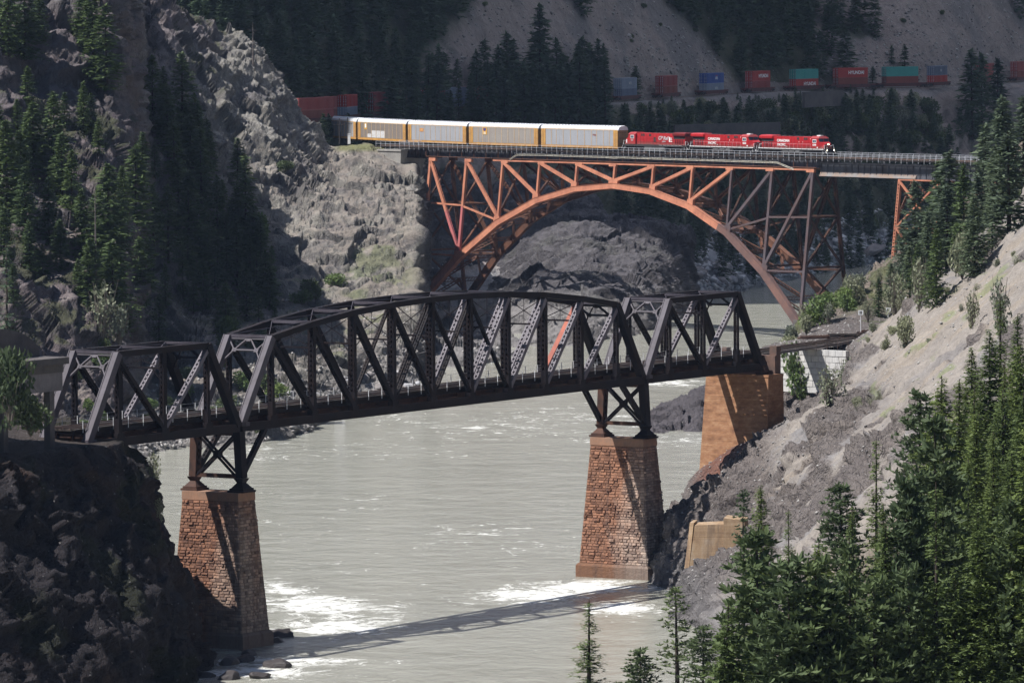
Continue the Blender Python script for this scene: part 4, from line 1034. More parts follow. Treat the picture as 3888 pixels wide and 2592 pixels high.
def locomotive(label, num, old=False):
    rt = empty('diesel_locomotive', label=label, cat='locomotive', group='red diesel locomotives hauling the train')
    red = M['loco_red_old'] if old else M['loco_red']
    m = MB(); m.box(-10.7, 10.55, -1.5, 1.5, 1.28, 1.72); m.box(-10.9, -10.7, -1.45, 1.45, .9, 1.72); m.box(10.55, 10.8, -1.45, 1.45, .55, 1.75); m.box(-11.1, 11.1, -.2, .2, .85, 1.15); m.local('frame', M['under'], rt)
    m = MB()
    for y in (-1.515, 1.515):
        if not old:
            for i in range(12): m.box(-10.6+i*1.74, -10.6+i*1.74+1.62, y-.012, y+.012, 1.57, 1.70)
        else:
            for i in range(6): m.box(-2.6-i*1.3, -1.6-i*1.3, y-.012, y+.012, 1.60, 1.66)
    m.local('sill_stripe', M['white'] if not old else M['fwhite'], rt)
    # long hood
    m = MB(); m.prism([(-9.9, 1.73), (6.3, 1.73), (6.3, 4.30), (-5.2, 4.30), (-6.2, 4.26), (-9.9, 4.26)], -1.12, 1.12)
    hood = m.local('hood', red, rt)
    m = MB()
    for side in (-1, 1):
        for i in range(11): m.box(-5.8+i*1.08, -5.75+i*1.08, side*1.125-.008, side*1.125+.008, 1.8, 4.1)
        m.box(-5.9, 6.2, side*1.125-.006, side*1.125+.006, 3.02, 3.05)
    m.local('door_seam', M['dark_red'], hood)
    m = MB()
    for side in (-1, 1):
        for x in ((-9.3, -8.7), (-8.5, -7.9), (-7.7, -7.2), (-7.0, -6.5)): m.box(x[0], x[1], side*1.13-.02, side*1.13+.02, 1.95, 2.95)
    m.local('grille', M['dark_red'], hood)
    m = MB()
    for side in (-1, 1):
        m.box(-9.8, -6.1, side*1.13-.03, side*1.13+.03, 3.08, 3.62)
        for x in ((1.4, 2.1), (4.3, 4.75), (3.6, 4.15)): m.box(x[0], x[1], side*1.13-.03, side*1.13+.03, 3.62, 4.12)
        if old: m.box(-.1, .55, side*1.13-.03, side*1.13+.03, 2.35, 3.4)
    m.local('intake', M['under'], hood)
    m = MB(); m.hexa([(-10.3, -1.15, 3.68), (-6.1, -1.15, 3.68), (-6.1, 1.15, 3.68), (-10.3, 1.15, 3.68), (-10.3, -1.5, 3.85), (-6.1, -1.5, 3.85), (-6.1, 1.5, 3.85), (-10.3, 1.5, 3.85)])
    m.hexa([(-10.3, -1.5, 3.85), (-6.1, -1.5, 3.85), (-6.1, 1.5, 3.85), (-10.3, 1.5, 3.85), (-10.3, -1.5, 4.32), (-6.1, -1.5, 4.32), (-6.1, 1.5, 4.32), (-10.3, 1.5, 4.32)])
    m.hexa([(-10.3, -1.5, 4.32), (-6.1, -1.5, 4.32), (-6.1, 1.5, 4.32), (-10.3, 1.5, 4.32), (-10.1, -.95, 4.56), (-6.3, -.95, 4.56), (-6.3, .95, 4.56), (-10.1, .95, 4.56)])
    m.local('radiator_housing', M['dark_red'] if old else red, rt)
    m = MB(); m.tube((-3.2, 0, 4.3), (-3.2, 0, 4.5), .55, n=14); m.tube((-1.2, 0, 4.3), (-1.2, 0, 4.42), .7, n=14); m.box(-5.4, -4.2, -.7, .7, 4.3, 4.42); m.box(.2, 1.8, -.5, .5, 4.3, 4.4); m.local('roof_fan', M['under'], rt)
    # cab
    m = MB(); m.prism([(6.3, 1.73), (8.75, 1.73), (8.75, 3.35), (8.45, 4.0), (6.3, 4.05)], -1.53, 1.53); cab = m.local('cab', red, rt)
    m = MB(); m.hexa([(6.15, -1.6, 4.02), (8.75, -1.6, 3.98), (8.75, 1.6, 3.98), (6.15, 1.6, 4.02), (6.3, -1.0, 4.5), (8.4, -1.0, 4.45), (8.4, 1.0, 4.45), (6.3, 1.0, 4.5)]); m.local('cab_roof', M['cab_roof'], cab)
    for side in (-1, 1):
        m = MB(); m.box(6.75, 7.95, side*1.545-.02, side*1.545+.02, 3.02, 3.78); m.local('window_frame', M['white'], rt)
        m = MB(); m.box(6.86, 7.30, side*1.57-.02, side*1.57+.02, 3.14, 3.68); m.box(7.38, 7.84, side*1.57-.02, side*1.57+.02, 3.14, 3.68); m.local('window_pane', M['glass'], rt)
    m = MB()
    for a, e in ((-1.35, -.12), (.12, 1.35)): m.hexa([(8.77, a, 3.3), (8.81, a, 3.3), (8.81, e, 3.3), (8.77, e, 3.3), (8.50, a, 3.93), (8.54, a, 3.93), (8.54, e, 3.93), (8.50, e, 3.93)])
    m.local('windshield', M['glass'], cab)
    if not old:
        m = MB(); m.box(7.0, 8.1, -.45, .45, 4.48, 4.68); m.local('air_conditioner', M['white'], cab)
    # nose
    m = MB(); m.hexa([(8.76, -1.5, 1.73), (10.1, -1.2, 1.73), (10.1, 1.2, 1.73), (8.76, 1.5, 1.73), (8.76, -1.5, 3.25), (10.0, -.95, 2.85), (10.0, .95, 2.85), (8.76, 1.5, 3.25)])
    nose = m.local('nose', red, rt)
    m = MB(); m.box(10.02, 10.12, -.32, .32, 2.55, 2.85); hb = m.local('headlight_housing', M['under'], nose)
    lit = num == '8780'
    for y in (-.15, .15):
        m = MB(); m.tube((10.12, y, 2.7), (10.16, y, 2.7), .11, n=12); m.local('headlight', M['lamp'] if lit else M['fwhite'], hb)
    for y in (-1.05, 1.05):
        m = MB(); m.tube((10.8, y, 1.45), (10.86, y, 1.45), .12, n=12); m.local('ditch_light', M['lamp'] if lit else M['fwhite'], rt)
    # coupler, plow, steps rails
    m = MB(); m.hexa([(10.8, -1.5, .25), (11.25, -.1, .2), (11.25, .1, .2), (10.8, 1.5, .25), (10.8, -1.5, .85), (10.95, -.1, .85), (10.95, .1, .85), (10.8, 1.5, .85)]); m.local('plow', M['under'], rt)
    m = MB()
    for side in (-1, 1):
        y = side*1.42
        for i in range(13): x = -9.9 + i*1.32; m.tube((x, y, 1.72), (x, y, 2.72), .018, n=5) if x < 6 else None
        m.tube((-9.9, y, 2.72), (6.0, y, 2.72), .018, n=5)
    m.local('side_handrail', M['fwhite'] if not old else M['dark_red'], rt)
    m = MB()
    for ex, sg in ((10.3, 1), (-10.3, -1)):
        for side in (-1, 1):
            y = side*1.42; m.tube((ex, y, 2.55), (ex+sg*.1, y, 1.75), .045, n=6); m.tube((ex+sg*.1, y, 1.75), (ex+sg*.75, y, .75), .045, n=6); m.tube((ex-sg*.5, y, 1.75), (ex-sg*.3, y, .6), .045, n=6)
            m.tube((ex, y, 2.55), (ex, side*.35, 2.3), .035, n=6); m.tube((ex+sg*.5, side*1.0, 2.2), (ex+sg*.6, side*1.3, .8), .04, n=6)
    m.local('end_handrail', M['white'], rt)
    for side in (-1, 1):
        m = MB()
        for ex in (10.05, -10.4):
            for k in range(4): m.box(ex, ex+.6, side*1.5-.12 if side > 0 else side*1.5-.06, side*1.5+.06 if side > 0 else side*1.5+.12, .45+k*.32, .49+k*.32)
        m.local('steps', M['under'], rt)
    m = MB(); m.prism([(-3.4, .5), (-3.1, .3), (3.1, .3), (3.4, .5), (3.4, 1.27), (-3.4, 1.27)], -1.42, 1.42); ft = m.local('fuel_tank', M['under'] if not old else M['tank'], rt)
    if not old:
        m = MB()
        for side in (-1, 1):
            for x in (-2.9, -.9): m.tube((x, side*1.3, 1.15), (x+1.7, side*1.3, 1.15), .2, n=10)
            m.box(1.3, 2.6, side*1.45-.1, side*1.45+.1, .85, 1.3)
        m.local('air_reservoir', M['tank'], ft)
    truck(rt, -7.0, (-1.9, 0, 1.9), .53, 2.6); truck(rt, 7.0, (-1.9, 0, 1.9), .53, 2.6)
    for side in (-1, 1):
        sgn = 1
        if old:
            put_text(text_mesh('CP Rail', 1.12, M['fwhite'], True), rt, (-2.6, side*1.14, 3.2), side)
            put_text(text_mesh('System', .42, M['fwhite'], True), rt, (-2.9, side*1.14, 2.5), side)
            m = MB(); y = side*1.14
            for a, e, z0, z1 in ((-4.9, -4.55, 2.4, 3.5), (-5.5, -4.9, 3.15, 3.3), (-5.6, -4.9, 2.8, 2.92), (-5.6, -4.9, 2.42, 2.56)): m.box(a, e, y-.012, y+.012, z0, z1)
            m.local('flag_emblem', M['white'], rt)
            put_text(text_mesh(num, .42, M['fwhite']), rt, (7.35, side*1.55, 2.6), side)
            m = MB(); y = side*1.35; m.box(9.15, 9.45, y-.13, y+.13, 2.0, 2.75); m.local('number_shield', M['white'], rt)
        else:
            a = text_mesh('CANADIAN', .80, M['white'], space=.98); b_ = text_mesh('PACIFIC', .80, M['white'], space=.98)
            put_text(a, rt, (-3.0, side*1.14, 3.33), side, sx=.95); put_text(b_, rt, (-3.0 + (-.55 if side < 0 else .55), side*1.14, 2.42), side, sx=.95)
            put_text(text_mesh(num, .56, M['white']), rt, (7.35, side*1.55, 2.55), side)
            m = MB()
            for x, z in ((2.0, 3.05), (3.2, 3.05), (-1.9, 2.0), (5.6, 3.75), (-8.9, 3.02), (-7.9, 3.02)): m.box(x, x+.12, side*1.145-.01, side*1.145+.01, z, z+.2)
            m.local('marking_plate', M['white'], rt)
            m = MB(); m.box(8.1, 8.4, side*1.55-.01, side*1.55+.01, 1.85, 2.15); m.local('number_board', M['white'], rt)
    return rt
ZR = ZT + 2.73
def place_on_arch(o, t, rev=False):
    o.location = A(t, 0, ZR); o.rotation_euler = (0, 0, RZA + (math.pi if rev else 0))
tl = t_of_x(3138, 1.5, ZR+1) - 11.1
l1 = locomotive('leading red locomotive with its headlights lit, nose to the right', '8780'); place_on_arch(l1, tl)
l2 = locomotive('middle red locomotive of the three, lettered in white', '8668'); place_on_arch(l2, tl-22.4)
l3 = locomotive('older dirty red locomotive facing backwards next to the car carriers', '9521', True); place_on_arch(l3, tl-44.8, True)

# car carriers
M['rack_white'] = paint('rack_roof', (.72, .73, .76), (.62, .62, .64), .55, .4)
M['rack_yellow'] = paint('rack_yellow', (.56, .31, .08), (.40, .20, .07), .6, .8)
M['rack_cream'] = paint('rack_cream', (.66, .50, .33), (.55, .36, .20), .6, 2)
def panel_mat(name, a, b_, graf=None):
    n = NT(name); t_ = n.coord(); w_ = n.t.nodes.new('ShaderNodeTexWave'); w_.bands_direction = 'Z'; w_.inputs['Scale'].default_value = 1.35; n.l(t_, w_.inputs[0])
    c_ = n.mix(n.noise(n.coord((.25, 1, 1)), .5, 5, .65), a, b_)
    st = n.ramp(n.noise(n.coord((1, 1, .12)), 1.4, 4, .6), [(.5, 0.0), (.72, 1.0)]); c_ = n.mix(n.math('MULTIPLY', st, .35), c_, (.22, .19, .17))
    c_ = n.mix(n.math('MULTIPLY', w_.outputs[1], .28), c_, (.14, .14, .15))
    return n.out(c_, .5, n.bump(w_.outputs[1], .4, .05), spec=.3)
M['p1'] = panel_mat('rack_panel_grey', (.42, .43, .46), (.36, .37, .40))
M['p2'] = panel_mat('rack_panel_tan', (.40, .38, .35), (.30, .25, .215))
M['p3'] = panel_mat('rack_panel_brown', (.22, .185, .165), (.27, .23, .205))
def autorack(label, pm, extra=None):
    rt = empty('car_carrier', label=label, cat='railway car', group='covered car carriers behind the locomotives')
    m = MB(); m.box(-13.2, 13.2, -1.5, 1.5, .85, 1.12); m.prism([(-13.2, .62), (13.2, .62), (13.2, 1.12), (-13.2, 1.12)], -1.53, -1.45); m.prism([(-13.2, .62), (13.2, .62), (13.2, 1.12), (-13.2, 1.12)], 1.45, 1.53)
    m.box(-13.6, 13.6, -.2, .2, .7, 1.0); m.local('frame', M['rack_yellow'], rt)
    for side in (-1, 1):
        m = MB(); y = side*1.5
        n_ = 22; h = 3.55/n_
        for i in range(n_): m.hexa([(-11.6, y-.02, 1.14+i*h), (11.6, y-.02, 1.14+i*h), (11.6, y+.02, 1.14+i*h), (-11.6, y+.02, 1.14+i*h), (-11.6, y-.02-.0, 1.14+(i+.8)*h), (11.6, y-.02, 1.14+(i+.8)*h), (11.6, y+.02, 1.14+(i+.8)*h), (-11.6, y+.02, 1.14+(i+.8)*h)])
        m.box(-11.6, 11.6, y-.012, y+.012, 1.14, 4.69)
        m.local('side_panel', pm, rt)
        m = MB()
        for x in (-9.6, -7.9, -5.5, -3.0, -.6, 1.8, 4.2, 6.0, 8.3, 10.3): m.box(x-.06, x+.06, y*1.02-.05, y*1.02+.05, 1.12, 4.78)
        m.box(-13.0, 13.0, y*1.01-.05, y*1.01+.05, 4.7, 4.86); m.local('side_post', M['rack_cream'], rt)
        for q in (-1, 1):
            m = MB(); c = q*12.4
            for x0, x1 in ((c-.75, c-.1), (c+.1, c+.75)): m.box(x0, x1, y-.07, y+.07, 1.1, 4.72)
            m.box(c-.7, c+.7, y-.03, y+.03, 1.1, 4.6); m.local('corner_pillar', M['rack_yellow'], rt)
    poly = [(-1.56, 4.74), (-1.56, 5.0), (-1.42, 5.35), (-1.05, 5.62), (-.5, 5.76), (.5, 5.76), (1.05, 5.62), (1.42, 5.35), (1.56, 5.0), (1.56, 4.74)]
    m = MB(); V = []; xs = [-13.35, -12.95, 12.95, 13.35]; n_ = len(poly)
    for x in xs:
        k = .93 if abs(x) > 13.2 else 1
        V += [(x, a*k, 4.74 + (b_-4.74)*k) for a, b_ in poly]
    Fs = [(i*n_+j, (i+1)*n_+j, (i+1)*n_+(j+1) % n_, i*n_+(j+1) % n_) for i in range(3) for j in range(n_)] + [tuple(range(n_))[::-1], tuple(range(3*n_, 4*n_))]
    m.add(V, Fs)
    for i in range(25): x = -12.6 + i*1.05; m.box(x-.03, x+.03, -1.2, 1.2, 5.5, 5.80 if False else 5.785)
    m.local('roof', M['rack_white'], rt)
    for s in (-1, 1):
        m = MB(); m.box(s*13.1-.06, s*13.1+.06, -1.42, 1.42, 1.1, 4.74); d = m.local('end_door', paint('end_door', (.30, .20, .10), (.22, .15, .09), .6, 1) if 'ed' not in M else M['ed'], rt); M['ed'] = d.data.materials[0]
        m = MB()
        for y in (-.7, 0, .7):
            for z in (1.6, 2.9, 4.2): m.box(s*13.2-.03, s*13.2+.03, y-.25, y+.25, z, z+.08)
        m.local('door_hinge', M['under'], d)
    for side in (-1, 1):
        for x in (-12.7, 12.7):
            m = MB()
            for k in range(8): m.box(x-.25, x+.25, side*1.6-.02, side*1.6+.02, 1.2+k*.42, 1.24+k*.42)
            m.box(x-.27, x-.23, side*1.6-.02, side*1.6+.02, 1.0, 4.5); m.box(x+.23, x+.27, side*1.6-.02, side*1.6+.02, 1.0, 4.5); m.local('ladder', M['rack_cream'], rt)
    truck(rt, -9.9, (-.9, .9), .42, 1.4); truck(rt, 9.9, (-.9, .9), .42, 1.4)
    if extra: extra(rt)
    return rt
M['herald_o'] = paint('herald_yellow', (.62, .35, .06), (.55, .30, .06), .6, 2)
def xt_a(rt):
    put_text(text_mesh('TTGX', .5, M['red_steel']), rt, (5.2, -1.56, 3.55), -1)
def xt_b(rt):
    m = MB(); m.box(-8.0, -6.2, -1.56, -1.545, 3.0, 4.65); h = m.local('herald_panel', M['herald_o'], rt)
    m = MB(); m.prism([(-7.6, 4.5), (-7.6, 4.0), (-7.1, 3.75), (-6.6, 4.0), (-6.6, 4.5)][::-1], -1.575, -1.56); m.local('shield', simple('shield_blue', (.07, .06, .20)), h)
    m = MB()
    for k in range(3): m.box(-7.5, -6.7, -1.575, -1.56, 3.1+k*.2, 3.2+k*.2)
    m.local('panel_writing', M['white'], h)
def xt_c(rt):
    m = MB(); m.box(-7.7, -6.1, -1.56, -1.545, 3.2, 3.95); h = m.local('herald_panel', simple('orange_panel', (.62, .26, .05)), rt)
    put_text(text_mesh('RAIL', .55, M['rack_cream'], True), rt, (-6.9, -1.57, 3.58), -1)
def xt_d(rt):
    for a, e, z in ((-5.35, -3.1, 2.9), (-2.85, -.7, 2.9), (-.5, 1.7, 2.9), (-7.75, -5.65, 2.1)):
        m = MB(); m.box(a, e, -1.56, -1.54, 1.2, z); m.local('pale_patch', M['fw2'] if 'fw2' in M else paint('pale_patch', (.62, .62, .64), (.42, .40, .40), .6, 3), rt)
    m = MB(); m.box(-9.4, -8.1, -1.57, -1.545, 3.1, 4.6); h = m.local('herald_panel', M['herald_o'], rt)
    m = MB(); m.box(-9.15, -8.35, -1.585, -1.57, 3.5, 4.45); m.local('panel_writing', M['white'], h)
spec = [('grey-sided car carrier coupled right behind the red locomotives', 'p1', xt_a), ('tan car carrier with a yellow panel and blue shield near its left end', 'p2', xt_b),
        ('grey-sided car carrier with a small orange panel, over the left abutment', 'p1', xt_c), ('brown-sided car carrier with pale painted patches behind the two poles', 'p3', xt_d),
        ('car carrier half hidden behind the rock at the train\'s left end', 'p1', None)]
pos = A(t_of_x(2352, 1.5, ZR+3), 0, ZR); ang = [RZA, RZA - R(3.5), RZA - R(9), RZA - R(14), RZA - R(17)]
for (lab, pm, ex), a in zip(spec, ang):
    d = np.array((math.cos(a), math.sin(a), 0)); c = pos - d*13.7
    o = autorack(lab, M[pm], ex); o.location = c; o.rotation_euler = (0, 0, a); pos = c - d*13.7

# container train
CONT = {}
def cpaint(k, c): 
    n = NT('container_' + k); t_ = n.coord(); w_ = n.t.nodes.new('ShaderNodeTexWave'); w_.bands_direction = 'X'; w_.inputs['Scale'].default_value = 1.1; n.l(t_, w_.inputs[0])
    c_ = n.mix(n.noise(t_, .8, 5, .7), tuple(x*.75 for x in c), tuple(x*1.2 for x in c)); c_ = n.mix(n.math('MULTIPLY', w_.outputs[1], .3), c_, tuple(x*.5 for x in c))
    CONT[k] = n.out(c_, .55, n.bump(w_.outputs[1], .4, .06))
for k, c in dict(red=(.42, .055, .045), darkred=(.30, .06, .055), teal=(.07, .33, .30), blue=(.05, .10, .34), slate=(.14, .17, .25), grey=(.24, .28, .36), brown=(.24, .07, .055)).items(): cpaint(k, c)
_cm = {}
def container_parts(rt, k):
    if k not in _cm:
        m = MB(); m.box(0, 12.2, -1.22, 1.22, 0, 2.88)
        for x in (0, 12.1):
            for y in (-1.22, 1.22): m.box(x-.02, x+.12, y-.03, y+.03, -.01, 2.9)
        for y in (-1.23, 1.23): m.box(0, 12.2, y-.02, y+.02, 2.75, 2.9); m.box(0, 12.2, y-.02, y+.02, 0, .16)
        i = 0
        for j in range(38):
            x = .35 + j*.305
            for y in (-1.235, 1.235): m.box(x, x+.15, y-.018, y+.018, .16, 2.75)
        a = m.local('body', CONT[k], rt)
        m = MB(); m.box(-.05, -.01, -1.15, -.02, .12, 2.75); m.box(-.05, -.01, .02, 1.15, .12, 2.75); b_ = m.local('door', CONT[k], rt)
        m = MB()
        for y in (-.95, -.4, .4, .95):
            m.tube((-.09, y, .1), (-.09, y, 2.8), .03, n=5)
            for z in (.5, 1.3, 1.7, 2.4): m.box(-.12, -.05, y-.12, y+.12, z, z+.07)
        c_ = m.local('lock_rod', M['fwhite'], b_); _cm[k] = (a.data, b_.data, c_.data); return
    da, db, dc = _cm[k]
    a = link(bpy.data.objects.new('body', da)); a.parent = rt; b_ = link(bpy.data.objects.new('door', db)); b_.parent = rt; c_ = link(bpy.data.objects.new('lock_rod', dc)); c_.parent = b_
def well_car():
    rt = empty('well_car'); 
    m = MB(); m.prism([(-1.6, 1.35), (-1.1, .55), (-.4, .35), (12.6, .35), (13.3, .55), (13.8, 1.35)], -1.42, -1.30); m.prism([(-1.6, 1.35), (-1.1, .55), (-.4, .35), (12.6, .35), (13.3, .55), (13.8, 1.35)], 1.30, 1.42)
    for z0, z1 in ((1.1, 1.35),): m.box(-1.6, 13.8, -1.47, -1.29, z0, z1); m.box(-1.6, 13.8, 1.29, 1.47, z0, z1)
    m.box(-.3, 12.5, -1.3, 1.3, .33, .45); m.box(-3.2, -1.0, -1.35, 1.35, .95, 1.35); m.box(13.2, 15.4, -1.35, 1.35, .95, 1.35); m.box(-3.8, 16, -.15, .15, .75, 1.0)
    m.local('frame', paint('well_car_red', (.13, .05, .045), (.08, .04, .04), .8, 1), rt)
    truck(rt, -2.1, (-.85, .85), .42, 1.3); truck(rt, 14.3, (-.85, .85), .42, 1.3)
    return rt
WC = well_car(); wc_first = True
def copy_tree(o, parent=None):
    c = o.copy(); COL.objects.link(c); c.parent = parent
    for ch in list(o.children): copy_tree(ch, c)
    return c
ST = [  # left end x (source px), top (colour, text), bottom (colour, text), word for where it stands
 (1118, ('darkred', None), ('brown', None), 'leftmost stack, just clear of the rock ridge'),
 (1166, ('darkred', None), ('darkred', None), 'second stack from the left by the rock ridge'),
 (1212, ('darkred', None), ('brown', None), 'third stack from the left, before the brighter red one'),
 (1299, ('red', None), ('grey', None), 'stack of the left group with the brightest red top'),
 (1401, ('darkred', None), ('darkred', None), 'stack half hidden where the left trees begin'),
 (1497, ('brown', None), ('darkred', None), 'stack mostly hidden by the trees left of the gap'),
 (1606, ('darkred', None), ('slate', None), 'stack hidden deepest behind the middle trees'),
 (1700, ('grey', None), ('slate', None), 'stack showing as a pale blue scrap between trees'),
 (1766, ('red', None), ('darkred', None), 'stack showing as a red scrap between trees'),
 (2345, ('grey', 'MOL'), ('slate', None), 'first fully visible stack right of the trees'),
 (2504, ('darkred', None), ('brown', None), 'all dark red stack right of the pale blue one'),
 (2670, ('blue', 'APL'), ('grey', 'MOL'), 'stack with the royal blue top'),
 (2844, ('red', 'HYUNDAI'), ('darkred', None), 'red stack between the blue and the first teal one'),
 (3010, ('teal', None), ('red', 'HYUNDAI'), 'teal-topped stack with white lettering on its lower box'),
 (3173, ('red', 'HYUNDAI'), ('brown', None), 'red stack between the two teal-topped ones'),
 (3357, ('teal', None), ('brown', None), 'right-hand teal-topped stack without lettering'),
 (3534, ('slate', 'emb'), ('red', None), 'slate-topped stack left of the tall dark trees'),
 (3712, ('darkred', None), ('darkred', None), 'dark red stack behind the tall dark trees'),
 (3850, ('darkred', None), ('brown', None), 'last dark red stack at the right edge'),
]
CN = dict(grey='pale blue-grey', darkred='dark red', red='bright red', teal='teal green', blue='royal blue', slate='slate blue', brown='rusty brown')
for i, (x, tp, bt, where) in enumerate(ST):
    dx = x / K; Y0 = track2(dx); Y1 = track2(dx + 25); X0 = D(dx, 230, Y0)[0]; X1 = D(dx + 25, 230, Y1)[0]
    a = math.atan2(Y1-Y0, X1-X0)
    wc = WC if i == 0 else copy_tree(WC)
    wc.location = (X0, Y0, TZ); wc.rotation_euler = (0, 0, a)
    tag(wc, 'low well car under the ' + where, 'railway car', 'well cars of the container train')
    for lvl, (k, tx) in ((0, bt), (1, tp)):
        rt = empty('shipping_container', (X0, Y0, TZ + .47 + lvl*2.92), a); container_parts(rt, k)
        if tx == 'emb':
            m = MB(); m.tube((6.1, -1.27, 1.5), (6.1, -1.29, 1.5), .42, n=8); m.local('emblem', M['fwhite'], rt)
        elif tx:
            put_text(text_mesh(tx, {'HYUNDAI': 1.45, 'APL': 1.1, 'MOL': 1.0}[tx], M['white'] if tx != 'MOL' else M['fwhite'], space=1.02), rt, (7.4 if tx == 'HYUNDAI' else 6.9, -1.28, 1.4), -1)
            if tx == 'APL':
                m = MB(); m.box(6.2, 7.6, -1.285, -1.265, 2.05, 2.2); m.local('red_bar', simple('red_bar', (.5, .03, .03)), rt)
        tag(rt, f"{CN[k]} container, {'upper' if lvl else 'lower'} of two: {where}", 'container', 'containers on the far train')
b = MB()
for off in (-.75, .75):
    P = []
    for dx in np.linspace(200, 2700, 120):
        Y = track2(dx); P.append(np.array((D(dx, 230, Y)[0], Y + off*1.35, TZ - .06)))
    for p, q in zip(P, P[1:]): b.beam(p, q, .16, .08, (0, 1, 0))
tag(b.build('railway_track', M['rail_steel']), 'rails of the far line under the container train', 'railway track')

# ================================================================== vegetation
def leafmat(name, a, b_, rough=.65):
    n = NT(name); oi = n.t.nodes.new('ShaderNodeObjectInfo'); t_ = n.coord()
    c_ = n.mix(n.noise(t_, .55, 3, .6), a, b_); c_ = n.mix(1.0, c_, n.mix(oi.outputs['Random'], (.78, .80, .85), (1.22, 1.16, 1.0)), 'MULTIPLY')
    c_ = n.mix(1.0, c_, n.mix(n.noise(t_, 3.5, 2, .6), (.7, .7, .7), (1.3, 1.3, 1.3)), 'MULTIPLY')
    n.out(c_, rough, spec=.25)
    tr = n.t.nodes.new('ShaderNodeBsdfTranslucent'); n.l(c_, tr.inputs[0]); mx = n.t.nodes.new('ShaderNodeMixShader'); mx.inputs[0].default_value = .22
    o = n.t.nodes['Material Output']; n.l(n.b.outputs[0], mx.inputs[1]); n.l(tr.outputs[0], mx.inputs[2]); n.l(mx.outputs[0], o.inputs[0]); return n.mat
M['fir'] = leafmat('fir_needles', (.066, .106, .030), (.140, .180, .058))
M['fir_blue'] = leafmat('blue_green_needles', (.060, .092, .058), (.115, .150, .095))
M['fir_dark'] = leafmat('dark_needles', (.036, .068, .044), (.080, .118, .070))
M['pine'] = leafmat('pine_needles', (.058, .092, .038), (.115, .150, .072))
M['leaf'] = leafmat('leaves', (.09, .15, .04), (.17, .22, .09))
M['leaf_pale'] = leafmat('pale_leaves', (.16, .19, .12), (.28, .29, .22))
M['leaf_dark'] = leafmat('dark_leaves', (.06, .09, .038), (.105, .135, .065))
M['twig'] = paint('twigs', (.17, .145, .12), (.11, .095, .08), .9, 2)
def kite(V, Fs, p, d, w, s):
    """leaf-shaped quad from p along d (full length), width vector w"""
    n = len(V); V += [p, p + d*.45 + w*s, p + d, p + d*.45 - w*s]; Fs.append((n, n+1, n+2, n+3))
